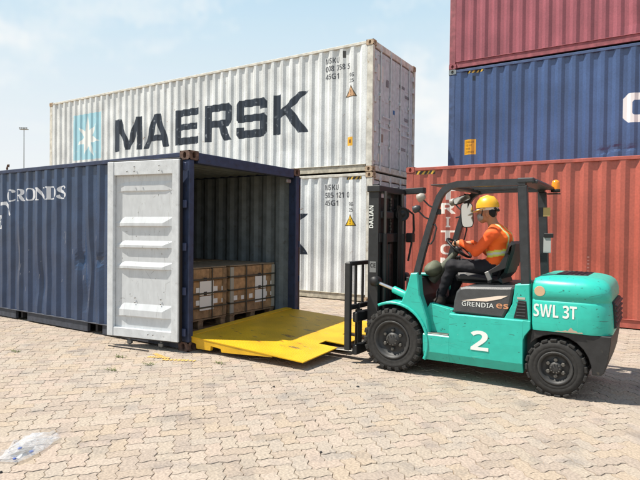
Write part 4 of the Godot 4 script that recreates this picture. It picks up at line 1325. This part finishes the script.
	for q in [[Vector3(.505, 1.79, -.47), .155, .31, 0.35, Vector3(.35, 1.76, -.5)], [Vector3(.47, 1.98, -.36), .22, .09, .2, Vector3(.50, 2.05, -.40)]]:
		var l := Node3D.new(); l.name = "mirror"; g.add_child(l, true)
		l.position = q[0]
		var bs := Basis(Vector3.UP, q[3]) * Basis(Vector3.BACK, 0.06 if q[1] < .2 else .35)
		var rp := PackedVector2Array()
		for k in 24:
			var a := TAU * k / 24
			rp.append(Vector2(signf(cos(a)) * pow(absf(cos(a)), .5) * q[1] * .5, signf(sin(a)) * pow(absf(sin(a)), .5) * q[2] * .5))
		s = st(); extrude(s, rp, -.03, .0, .008, Transform3D(bs, Vector3.ZERO)); obj("mirror_back", s, mats.black, l)
		s = st(); extrude(s, inset(rp, .010), .0005, .004, 0, Transform3D(bs, Vector3.ZERO)); obj("mirror_glass", s, mg, l)
		s = st(); tube(s, [q[4] - q[0], bs * Vector3(0, 0, -.03)], .010, 6); obj("mirror_arm", s, mats.black, l)
	lettering(f, "letter", "2", .205, .185, Vector3(.985, .46, .585), mats.white_paint)
	build_mast(f)

func build_mast(f: Node3D) -> void:
	var ma := Node3D.new(); ma.name = "mast"; f.add_child(ma, true)
	var s: SurfaceTool
	for sd in [1.0, -1.0]:
		# outer channel, open towards the inside
		s = st()
		extrude(s, pv([-.43, .365, -.30, .365, -.30, .30, -.325, .30, -.325, .345, -.405, .345, -.405, .30, -.43, .30]) if sd > 0 else pv([-.43, -.365, -.30, -.365, -.30, -.30, -.325, -.30, -.325, -.345, -.405, -.345, -.405, -.30, -.43, -.30]), .12, 2.12, .003, Transform3D(Basis(Vector3(1, 0, 0), Vector3(0, 0, 1), Vector3(0, 1, 0)), Vector3.ZERO))
		obj("outer_channel", s, mats.mast, ma)
		bxo("inner_channel", Vector3(-.375, 1.15, .285 * sd), Vector3(.075, 2.0, .04), .005, mats.mast, ma)
		# lift cylinder behind the channel
		s = st(); tube(s, [Vector3(-.268, .25, .25 * sd), Vector3(-.268, 1.55, .25 * sd)], .035, 14); obj("lift_cylinder", s, mats.mast, ma)
		s = st(); tube(s, [Vector3(-.268, 1.55, .25 * sd), Vector3(-.268, 2.06, .25 * sd)], .02, 12); obj("cylinder_rod", s, mats.dull_steel, ma)
	for q in [[2.085, .075, -.36, .17, .78], [1.50, .11, -.31, .05, .70], [.62, .12, -.31, .05, .70], [.20, .12, -.36, .10, .70]]:
		bxo("cross_beam", Vector3(q[2], q[0], 0), Vector3(q[3], q[1], q[4]), .006, mats.mast, ma)
	bxo("cross_beam", Vector3(-.33, 1.78, .12), Vector3(.08, .09, .34), .012, mats.mast, ma)
	bxo("top_guard", Vector3(-.16, 2.10, -.36), Vector3(.34, .075, .07), .006, mats.mast, ma, Basis(Vector3.UP, -.25))
	s = st(); tube(s, [Vector3(-.345, .2, .03), Vector3(-.345, 1.30, .03)], .05, 14); tube(s, [Vector3(-.345, 1.30, .03), Vector3(-.345, 1.42, .03)], .06, 14); obj("free_lift_cylinder", s, mats.mast, ma)
	for z in [.19, -.17]:
		bxo("inner_channel", Vector3(-.40, 1.18, z), Vector3(.06, 1.86, .09), .006, mats.mast, ma)
	bxo("shield_plate", Vector3(-.395, 1.12, .0), Vector3(.008, 1.75, .56), .002, mats.mast, ma)
	# chains and hoses
	for z in [.10, -.06]:
		s = st()
		for k in 44: bb(s, Vector3(-.345 + (.006 if k % 2 else 0.0), .35 + k * .038, z), Vector3(.018, .030, .030 if k % 2 else .022), .003)
		obj("lift_chain", s, mats.dull_steel, ma)
	var hub := Node3D.new(); hub.name = "hose_pulley"; ma.add_child(hub, true); hub.position = Vector3(-.25, 1.80, -.205)
	s = st(); lathe(s, [[0, .02], [.03, .02], [.035, .012], [.07, .012], [.075, .022], [.09, .022], [.09, -.02], [0, -.02]], Transform3D(Basis(Vector3.RIGHT, PI / 2) * Basis(Vector3.BACK, -.6), Vector3.ZERO), 20); obj("pulley", s, mats.black, hub)
	for z in [-.10, -.14, -.18, -.30]:
		s = st(); tube(s, [Vector3(-.26, .5, z), Vector3(-.255, 1.2, z), Vector3(-.25, 1.75, z), Vector3(-.27, 1.9, z + .01), Vector3(-.30, 1.85, z + .01)], .012, 8); obj("hose", s, mats.black, ma)
	s = st(); tube(s, [Vector3(-.22, 1.86, -.30), Vector3(-.16, 1.80, -.36), Vector3(-.15, 1.6, -.36), Vector3(-.17, 1.45, -.34), Vector3(-.2, 1.2, -.3)], .013, 8); obj("hose", s, mats.black, ma)
	bxo("valve_block", Vector3(-.19, 1.50, -.34), Vector3(.09, .12, .10), .01, mats.black, ma)
	bxo("label_plate", Vector3(-.365, 1.15, .3665), Vector3(.085, .13, .003), 0, mat(sc(118, 120, 120), .6), ma)
	lettering(ma, "letter", "CE", .05, .07, Vector3(-.365, 1.17, .369), mats.black)
	# maker's name, reading upwards on the near channel
	lettering(ma, "letter", "DALIAN", .055, .27, Vector3(-.395, 1.75, .3665), mats.white_paint, Basis(Vector3(0, 1, 0), Vector3(-1, 0, 0), Vector3(0, 0, 1)))
	# tilt cylinders
	for sd in [1.0, -1.0]:
		var tc := Node3D.new(); tc.name = "tilt_cylinder"; f.add_child(tc, true)
		var a := Vector3(-.30, .985, .42 * sd); var b := Vector3(-.06, .905, .42 * sd); var d := Vector3(.13, .835, .42 * sd)
		s = st(); tube(s, [a, b], .021, 12); obj("piston_rod", s, mats.chrome, tc)
		s = st(); tube(s, [b - (d - b) * .05, b, d], [.034, .042, .042], 14); obj("barrel", s, mats.teal, tc)
		s = st(); lathe(s, [[0, .05], [.055, .05], [.06, .03], [.06, -.05], [0, -.05]], Transform3D(Basis(Vector3.RIGHT, PI / 2), a), 16); obj("knuckle", s, mats.black, tc)
	# carriage, load backrest and forks
	var cg := Node3D.new(); cg.name = "carriage"; f.add_child(cg, true)
	for y in [.16, .55]:
		bxo("carriage_bar", Vector3(-.52, y, 0), Vector3(.06, .12, 1.04), .01, mats.mast, cg)
	for z in [-.22, .22]:
		bxo("carriage_bracket", Vector3(-.45, .40, z), Vector3(.10, .56, .05), .006, mats.mast, cg)
	for z in [.53, -.53]:
		bxo("backrest_post", Vector3(-.605, .675, z), Vector3(.075, 1.05, .06), .008, mats.mast, cg)
	bxo("backrest_rail", Vector3(-.605, 1.185, 0), Vector3(.055, .05, 1.10), .006, mats.mast, cg)
	bxo("backrest_rail", Vector3(-.59, .66, 0), Vector3(.045, .06, 1.02), .006, mats.mast, cg)
	for z in [.36, .18, 0.0, -.18, -.36]:
		bxo("backrest_bar", Vector3(-.60, .93, z), Vector3(.024, .50, .035), .005, mats.mast, cg)
	for z in [.31, -.29]:
		s = st()
		extrude(s, pv([-.56, .62, -.60, .62, -.602, .13, -.64, .108, -1.70, .088, -1.70, .078, -.64, .062, -.575, .066, -.56, .085]), z - .06, z + .06, .006)
		obj("fork", s, mats.fork, cg) if mats.has("fork") else obj("fork", s, fork_mat(), cg)
	# lock pin knobs
	for z in [.31, -.29]:
		bxo("fork_pin", Vector3(-.59, .66, z), Vector3(.05, .08, .04), .01, mats.dull_steel, cg)

func fork_mat() -> Material:
	mats.fork = tmat(stain_tex(sc(104, 100, 94), sc(70, 58, 48), 0.4, 0.58, 0.03, 151), 2.0, 0.45, null, 0.0, 0.4)
	return mats.fork

# ------------------------------------------------------------------ driver
# bones: [a, b, radius a, radius b, colour group]; smooth union of tapered capsules, meshed as surface nets
func blob(bones: Array, cell: float, k: float, colour: Callable, s: SurfaceTool, folds := 0.0) -> void:
	var nz0 := FastNoiseLite.new(); nz0.seed = 17; nz0.frequency = 7.0; nz0.fractal_octaves = 2
	var lo := Vector3(1e9, 1e9, 1e9); var hi := -lo
	for b in bones:
		var r: float = max(b[2], b[3]) + k
		lo = lo.min(b[0] - Vector3.ONE * r).min(b[1] - Vector3.ONE * r); hi = hi.max(b[0] + Vector3.ONE * r).max(b[1] + Vector3.ONE * r)
	lo -= Vector3.ONE * cell * 2; hi += Vector3.ONE * cell * 2
	var nx := int((hi.x - lo.x) / cell) + 1; var ny := int((hi.y - lo.y) / cell) + 1; var nz := int((hi.z - lo.z) / cell) + 1
	var F := PackedFloat32Array(); F.resize(nx * ny * nz); F.fill(1.0)
	var G := PackedInt32Array(); G.resize(nx * ny * nz)
	var best := PackedFloat32Array(); best.resize(nx * ny * nz); best.fill(9.0)
	for b in bones:
		var pad: float = max(b[2], b[3]) + k + cell * 2
		var mn: Vector3 = ((b[0] as Vector3).min(b[1]) - Vector3.ONE * pad - lo) / cell
		var mx: Vector3 = ((b[0] as Vector3).max(b[1]) + Vector3.ONE * pad - lo) / cell
		var a: Vector3 = b[0]; var d: Vector3 = b[1] - b[0]
		var dl: float = max(d.length_squared(), 1e-9)
		for z in range(max(0, int(mn.z)), min(nz, int(mx.z) + 1)):
			for y in range(max(0, int(mn.y)), min(ny, int(mx.y) + 1)):
				for x in range(max(0, int(mn.x)), min(nx, int(mx.x) + 1)):
					var p := lo + Vector3(x, y, z) * cell
					var t: float = clampf((p - a).dot(d) / dl, 0.0, 1.0)
					var v: float = (p - a - d * t).length() - lerpf(b[2], b[3], t)
					if folds > 0.0 and absf(v) < 0.04 and b[4] < 3: v += nz0.get_noise_3d(p.x, p.y * 1.6, p.z) * folds
					var i := (z * ny + y) * nx + x
					var f := F[i]
					var h: float = clampf(0.5 + 0.5 * (f - v) / k, 0.0, 1.0)
					F[i] = lerpf(f, v, h) - k * h * (1.0 - h)
					if v < best[i]:
						best[i] = v; G[i] = b[4]
	var vid := {}
	var vp := PackedVector3Array(); var vc := PackedColorArray()
	var st3 := [1, nx, nx * ny]
	for z in nz - 1:
		for y in ny - 1:
			for x in nx - 1:
				var i := (z * ny + y) * nx + x
				var inside := 0
				for c in 8:
					if F[i + (c & 1) + ((c >> 1) & 1) * nx + (c >> 2) * nx * ny] < 0.0: inside += 1
				if inside == 0 or inside == 8: continue
				var sum := Vector3.ZERO; var cnt := 0
				for e in [[0, 1], [2, 3], [4, 5], [6, 7], [0, 2], [1, 3], [4, 6], [5, 7], [0, 4], [1, 5], [2, 6], [3, 7]]:
					var ca: int = e[0]; var cb: int = e[1]
					var fa := F[i + (ca & 1) + ((ca >> 1) & 1) * nx + (ca >> 2) * nx * ny]
					var fb := F[i + (cb & 1) + ((cb >> 1) & 1) * nx + (cb >> 2) * nx * ny]
					if (fa < 0.0) != (fb < 0.0):
						var t := fa / (fa - fb)
						sum += Vector3(ca & 1, (ca >> 1) & 1, ca >> 2).lerp(Vector3(cb & 1, (cb >> 1) & 1, cb >> 2), t); cnt += 1
				var pos := lo + (Vector3(x, y, z) + sum / cnt) * cell
				vid[i] = vp.size(); vp.append(pos); vc.append(colour.call(pos, G[i]))
	s.set_smooth_group(1)
	for key in vid.keys():
		var i: int = key
		for ax in 3:
			var du: int = st3[(ax + 1) % 3]; var dv: int = st3[(ax + 2) % 3]
			var fa := F[i]; var fb := F[i + st3[ax]]
			if (fa < 0.0) == (fb < 0.0): continue
			if not (vid.has(i - du) and vid.has(i - dv) and vid.has(i - du - dv)): continue
			var q := [vid[i], vid[i - du], vid[i - du - dv], vid[i - dv]]
			if fa < 0.0: q.reverse()
			for id in [q[0], q[1], q[2], q[0], q[2], q[3]]:
				s.set_color(vc[id]); s.add_vertex(vp[id])
	s.set_smooth_group(-1)

func build_person() -> void:
	var V := func(x, y, z): return Vector3(x, y, z)
	var person := thing("person", "seated driver in orange shirt, hi-vis vest and yellow hard hat at the wheel", "person", FORK_AT, FORK_TURN)
	var orange := sc(236, 92, 34).srgb_to_linear(); var black := sc(21, 21, 24).srgb_to_linear(); var skin := sc(166, 118, 92).srgb_to_linear()
	var lime := sc(206, 214, 90).srgb_to_linear(); var silver := sc(196, 198, 190).srgb_to_linear(); var boot := sc(46, 40, 36).srgb_to_linear(); var glove := sc(206, 150, 116).srgb_to_linear(); var vest := sc(244, 104, 30).srgb_to_linear()
	var col := func(p: Vector3, g: int) -> Color:
		if g == 0:   # torso in a vest with crossing reflective bands
			var q := p - Vector3(1.0, 1.30, 0)
			if absf(p.y - 1.345 - (p.x - 1.0) * .15) < .034: return silver if absf(p.y - 1.345 - (p.x - 1.0) * .15) < .012 else lime
			if p.y > 1.34 and absf(absf(p.z) - .105) < .030: return silver if absf(absf(p.z) - .105) < .011 else lime
			if p.y < 1.20: return lime.lerp(vest, .5) if p.x > .9 and absf(p.y - 1.185) < .02 else vest
			return vest
		if g == 1: return orange
		if g == 2: return black
		if g == 3: return skin
		if g == 4: return boot
		return glove
	var bones := [
		[V.call(1.0, 1.16, -.07), V.call(1.0, 1.16, .07), .125, .125, 2],
		[V.call(1.015, 1.24, -.05), V.call(1.015, 1.24, .05), .128, .128, 0],
		[V.call(1.03, 1.36, -.07), V.call(1.03, 1.36, .07), .132, .132, 0],
		[V.call(1.02, 1.50, -.09), V.call(1.02, 1.50, .09), .130, .130, 0],
		[V.call(.995, 1.60, -.11), V.call(.995, 1.60, .11), .072, .072, 0],
		[V.call(.975, 1.62, 0), V.call(.93, 1.72, 0), .062, .054, 3],
		# arms
		[V.call(1.0, 1.585, .165), V.call(.995, 1.555, .205), .072, .070, 1],
		[V.call(.995, 1.555, .205), V.call(.835, 1.365, .255), .062, .047, 1],
		[V.call(.835, 1.365, .255), V.call(.655, 1.455, .185), .047, .036, 1],
		[V.call(1.0, 1.585, -.165), V.call(.995, 1.555, -.205), .072, .070, 1],
		[V.call(.995, 1.555, -.205), V.call(.83, 1.36, -.25), .062, .047, 1],
		[V.call(.83, 1.36, -.25), V.call(.655, 1.445, -.185), .047, .036, 1],
		# legs
		[V.call(.99, 1.17, .09), V.call(.54, 1.19, .15), .098, .072, 2],
		[V.call(.54, 1.19, .15), V.call(.40, .85, .15), .070, .050, 2],
		[V.call(.41, .80, .15), V.call(.40, .775, .15), .048, .05, 4],
		[V.call(.42, .765, .15), V.call(.24, .755, .16), .040, .035, 4],
		[V.call(.99, 1.17, -.09), V.call(.56, 1.19, -.13), .098, .072, 2],
		[V.call(.56, 1.19, -.13), V.call(.46, .85, -.13), .070, .050, 2],
		[V.call(.47, .80, -.13), V.call(.46, .775, -.13), .048, .05, 4],
		[V.call(.48, .765, -.13), V.call(.30, .755, -.14), .040, .035, 4]]
	var s := st()
	blob(bones, .012, .035, col, s, .013)
	# head: skull, jaw, nose, ears
	var H := Vector3(.885, 1.80, 0)
	var head := [
		[H + Vector3(.015, .02, 0), H + Vector3(-.02, .02, 0), .088, .084, 3],
		[H + Vector3(-.03, -.06, 0), H + Vector3(-.055, -.085, 0), .058, .034, 3],
		[H + Vector3(-.095, .0, 0), H + Vector3(-.115, -.03, 0), .010, .014, 3],
		[H + Vector3(.012, -.01, .083), H + Vector3(.018, -.045, .080), .016, .010, 3],
		[H + Vector3(.012, -.01, -.083), H + Vector3(.018, -.045, -.080), .016, .010, 3],
		[H + Vector3(-.100, -.058, -.018), H + Vector3(-.100, -.058, .018), .010, .010, 3],
		[H + Vector3(-.088, .022, .03), H + Vector3(-.088, .022, .045), .012, .010, 3],
		[H + Vector3(-.088, .022, -.03), H + Vector3(-.088, .022, -.045), .012, .010, 3],
		[H + Vector3(.05, -.09, 0), H + Vector3(.03, -.03, 0), .055, .06, 3]]
	blob(head, .006, .016, col, s)
	# hands closed round the wheel rim
	for sd in [1.0, -1.0]:
		var pw := Vector3(.655, 1.455 if sd > 0 else 1.445, .185 * sd)
		var tgt := Vector3(.60, 1.445 if sd > 0 else 1.43, .155 * sd)
		var hand := [[pw, tgt + Vector3(.01, .008, 0), .030, .032, 5], [tgt + Vector3(.012, .012, .012 * sd), tgt + Vector3(-.008, .014, -.03 * sd), .024, .022, 5]]
		for i in 4:
			var bz := Vector3(0, 0, (.024 - i * .017) * sd)
			var a := tgt + Vector3(-.010, .020, 0) + bz
			var ln: float = [.9, 1.0, .95, .78][i]
			var b := a + Vector3(-.034, -.004, -.004 * sd) * ln; var c2 := b + Vector3(-.010, -.026, 0) * ln; var d2 := c2 + Vector3(.014, -.012, 0) * ln
			hand.append([a, b, .0095, .009, 5]); hand.append([b, c2, .009, .0085, 5]); hand.append([c2, d2, .0085, .0075, 5])
		var ta := tgt + Vector3(.02, .0, -.025 * sd)
		hand.append([ta, ta + Vector3(-.022, -.012, -.022 * sd), .012, .010, 5]); hand.append([ta + Vector3(-.022, -.012, -.022 * sd), ta + Vector3(-.046, -.022, -.014 * sd), .010, .008, 5])
		blob(hand, .004, .006, col, s)
	var bm := mat(Color.WHITE, 0.8); bm.vertex_color_use_as_albedo = true
	obj("body", s, bm, person)
	# hair at the nape, mask over mouth and nose
	s = st()
	blob([[H + Vector3(.045, .012, -.03), H + Vector3(.045, .012, .03), .056, .056, 2], [H + Vector3(.062, -.035, -.025), H + Vector3(.062, -.035, .025), .030, .030, 2]], .007, .02, col, s)
	obj("hair", s, bm, person)
	s = st()
	var grey := func(_p, _g): return sc(150, 148, 150).srgb_to_linear()
	blob([[H + Vector3(-.062, -.045, -.03), H + Vector3(-.062, -.045, .03), .043, .043, 0], [H + Vector3(-.098, -.035, 0), H + Vector3(-.08, -.075, 0), .020, .026, 0]], .007, .02, grey, s)
	obj("face_mask", s, bm, person)
	# hard hat: shell, ridge, peak, harness
	var hat := Node3D.new(); hat.name = "hard_hat"; person.add_child(hat, true)
	hat.position = Vector3(.885, 1.855, 0); hat.rotation.z = .06
	s = st()
	var rings := []
	for k in 9:
		var a := PI / 2 * k / 8.0
		var ring := []
		for j in 24:
			var b := TAU * j / 24
			ring.append(Vector3(cos(b) * (.128 * pow(cos(a), .75) + .002), sin(a) * .132, sin(b) * (.108 * pow(cos(a), .75) + .002)))
		rings.append(ring)
	loft(s, rings)
	var ym := mat(sc(226, 170, 28), 0.35); ym.clearcoat_enabled = true; ym.clearcoat = 0.3
	obj("shell", s, ym, hat)
	s = st(); tube(s, [Vector3(-.11, .055, 0), Vector3(-.07, .112, 0), Vector3(0, .133, 0), Vector3(.07, .112, 0), Vector3(.11, .055, 0)], .014, 8); obj("ridge", s, ym, hat)
	s = st()
	var pk := PackedVector2Array()
	for j in 17:
		var b := PI / 2 + PI * j / 16
		pk.append(Vector2(cos(b) * .175, sin(b) * .112))
	for j in 17:
		var b := PI * 1.5 - PI * j / 16
		pk.append(Vector2(cos(b) * .118, sin(b) * .100))
	extrude(s, pk, -.012, -.004, .002, Transform3D(Basis(Vector3.BACK, .18) * Basis(Vector3(1, 0, 0), Vector3(0, 0, 1), Vector3(0, 1, 0)), Vector3(0, -.004, 0)))
	obj("peak", s, ym, hat)
	s = st()
	rings = []
	for k in 3:
		var ring := []
		for j in 24:
			var b := TAU * j / 24
			var fr: float = max(0.0, -cos(b))
			ring.append(Vector3(cos(b) * (.118 - k * .003) - fr * .03 * k, -.002 - k * .014 - fr * .006, sin(b) * (.100 - k * .003)))
		rings.append(ring)
	loft(s, rings, 1, false)
	obj("sweat_cloth", s, mat(sc(206, 200, 194), 0.9), hat)
	s = st(); tube(s, [Vector3(.09, -.01, .06), Vector3(.115, -.035, .03), Vector3(.12, -.04, 0), Vector3(.115, -.035, -.03), Vector3(.09, -.01, -.06)], .013, 8); obj("harness", s, mats.black, hat)
	s = st(); tube(s, [Vector3(-.03, -.02, .094), Vector3(-.05, -.08, .075), Vector3(-.06, -.13, .03), Vector3(-.062, -.14, 0)], .005, 6); obj("chin_strap", s, mats.black, hat)

# ------------------------------------------------------------------ small things
func build_small() -> void:
	# distant floodlight mast
	var far := yard(Vector3(-69.6, 0, 127.0))
	var t := thing("floodlight_mast", "tall thin floodlight mast far off behind the open container", "lamp post", far)
	var gm := mat(sc(150, 156, 160), .6)
	var s := st(); tube(s, [Vector3(0, 0, 0), Vector3(0, 25.0, 0)], [.16, .09], 10); obj("pole", s, gm, t)
	bxo("platform", Vector3(0, 24.7, 0), Vector3(1.9, .18, .7), .05, gm, t, Basis(Vector3.UP, YAW))
	for k in 5:
		bxo("floodlight", Vector3(0, 24.98, 0) + Basis(Vector3.UP, YAW) * Vector3(-.8 + k * .4, 0, .4), Vector3(.26, .32, .25), .05, gm, t, Basis(Vector3.UP, YAW))
	# loose rod on the ground under the open leaf
	s = st(); tube(s, [Vector3(-6.22, .010, -4.62), Vector3(-5.52, .010, -4.70)], .007, 8)
	var rod := obj("steel_rod", s, mats.under, self); tag(rod, "thin dark steel rod lying on the paving under the open door leaf", "rod")
	# faded yellow marking
	var yp := mat(sc(200, 160, 88), .9)
	s = st()
	for q in [[-5.36, -4.66, -5.10, -4.58], [-5.30, -4.50, -5.02, -4.60], [-5.05, -4.50, -4.66, -4.68]]:
		var a := Vector3(q[0], .006, q[1]); var b := Vector3(q[2], .006, q[3]); var n := (b - a).cross(Vector3.UP).normalized()
		for k in 9:   # worn into broken flakes
			var t0 := k / 9.0 + rng.randf_range(0, .03); var t1 := (k + 1) / 9.0 - rng.randf_range(0, .03)
			var w0 := rng.randf_range(.03, .05)
			face(s, [a.lerp(b, t0) + n * w0, a.lerp(b, t1) + n * w0 * .8, a.lerp(b, t1) - n * w0, a.lerp(b, t0) - n * w0 * .7], Vector3.UP)
	var mk := obj("painted_marking", s, yp, self); struct(mk); tag(mk, "faded yellow paint marks on the paving by the container corner", "marking")
	# weeds in the joints
	var gr := mat(sc(92, 104, 50), .9); gr.backlight_enabled = true; gr.backlight = Color(.1, .12, .03)
	var wl := ["small weed in a paving joint near the middle of the grey door leaf", "low weed in a paving joint farther out from the grey door leaf", "weed tuft in a paving joint beside the yellow paint marks", "weed sprig in a paving joint by the ramp's near side", "flat weed in a paving joint before the navy container's side"]
	var wp := [Vector3(-5.55, 0, -4.30), Vector3(-5.12, 0, -3.85), Vector3(-5.0, 0, -4.25), Vector3(-4.35, 0, -4.75), Vector3(-6.9, 0, -3.75)]
	for i in 5:
		s = st()
		for k in 26:
			var a := rng.randf() * TAU; var l := rng.randf_range(.03, .075); var base: Vector3 = Vector3(rng.randf_range(-.07, .07), 0, rng.randf_range(-.025, .025))
			var tip := base + Vector3(cos(a) * l * .7, l * rng.randf_range(.2, .6), sin(a) * l * .7)
			var sd := Vector3(-sin(a), 0, cos(a)) * .004
			tri(s, base - sd, base + sd, tip, Vector3.UP)
			tri(s, base.lerp(tip, .6) - sd * 1.6, base.lerp(tip, .6) + sd * 1.6, tip + Vector3(0, -.006, 0), Vector3.UP)
		var w := obj("weed", s, gr, self); w.position = wp[i]; tag(w, wl[i], "weed", "weeds in the paving joints")
	# crumpled clear plastic bag with a scrap inside
	var b0 := yard_px(8, 461); var b1 := yard_px(52, 434)
	var bag := thing("plastic_bag", "crumpled clear plastic bag lying on the paving", "bag", yard_px(29, 450), atan2(-(b1 - b0).z, (b1 - b0).x))
	var film := mat(Color(.94, .95, .97, .15), .12); film.transparency = BaseMaterial3D.TRANSPARENCY_ALPHA; film.metallic_specular = .7
	var nz := FastNoiseLite.new(); nz.seed = 9; nz.frequency = 13.0
	s = st()
	var gx := 18; var gz := 10
	for layer in 2:
		for i in gx:
			for j in gz:
				var q := []
				for e in [[i, j], [i, j + 1], [i + 1, j + 1], [i + 1, j]]:
					var u: float = float(e[0]) / gx; var v: float = float(e[1]) / gz
					var wid: float = lerpf(.16, .24, sin(u * PI)) * (1.0 if u < .75 else 1.0 + (u - .75))
					var p := Vector3((u - .5) * .46, 0, (v - .5) * wid)
					var e2: float = clampf(sin(v * PI), 0, 1) * (0.4 + sin(u * PI))
					p.y = .010 + (e2 * .040 if layer == 1 else .002) + absf(nz.get_noise_3d(p.x, layer * 3.0, p.z)) * .075 * (1.0 if layer == 1 else .15)
					q.append(p)
				face(s, q, Vector3.UP)
	obj("film", s, film, bag)
	s = st(); extrude(s, pv([-.13, -.05, .0, -.035, .03, .02, -.05, .045, -.12, .01]), .006, .016, .002, Transform3D(Basis(Vector3(1, 0, 0), Vector3(0, 0, 1), Vector3(0, 1, 0)), Vector3.ZERO)); obj("grey_scrap", s, mat(sc(104, 98, 90), .8), bag)
	s = st()
	for q in [[-.185, .025, .02], [-.02, -.055, .03], [-.06, .06, .025]]:
		bb(s, Vector3(q[0], .018, q[1]), Vector3(q[2], .012, .02), .004, Basis(Vector3.UP, q[0] * 9))
	obj("blue_print", s, mat(sc(58, 88, 168), .5), bag)
	# crumbs on the paving
	var cl := ["dark crumb of dirt on the paving in front of the front wheel", "dark pebble on the open paving between the bag and the rear wheel", "dark crumb at the edge beside the plastic bag", "small dark chip on the paving near the ramp corner"]
	var cp := [yard_px(358, 387), yard_px(321, 453), yard_px(1, 473), yard_px(274, 387)]
	for i in 4:
		s = st()
		lathe(s, [[0, .018], [.010, .014], [.015, .006], [.013, 0]], Transform3D.IDENTITY, 7, -1)
		var o := obj("pebble", s, mats.under, self); o.position = cp[i]; o.scale = Vector3(1.2 if i == 0 else .7, .8, 1.0 if i == 0 else .7); tag(o, cl[i], "pebble", "crumbs on the paving")

func yard_px(u: float, v: float) -> Vector3:   # point of the ground seen in a given direction
	var f := 540.73
	var x3 := (u - 320.0) / f; var y3 := (240.0 - v) / f
	var x := cos(ROLL) * x3 + sin(ROLL) * y3; var y2 := -sin(ROLL) * x3 + cos(ROLL) * y3
	var y := cos(PITCH) * y2 + sin(PITCH); var z := -sin(PITCH) * y2 + cos(PITCH)
	var k := -EYE / y
	return yard(Vector3(x * k, 0, z * k))
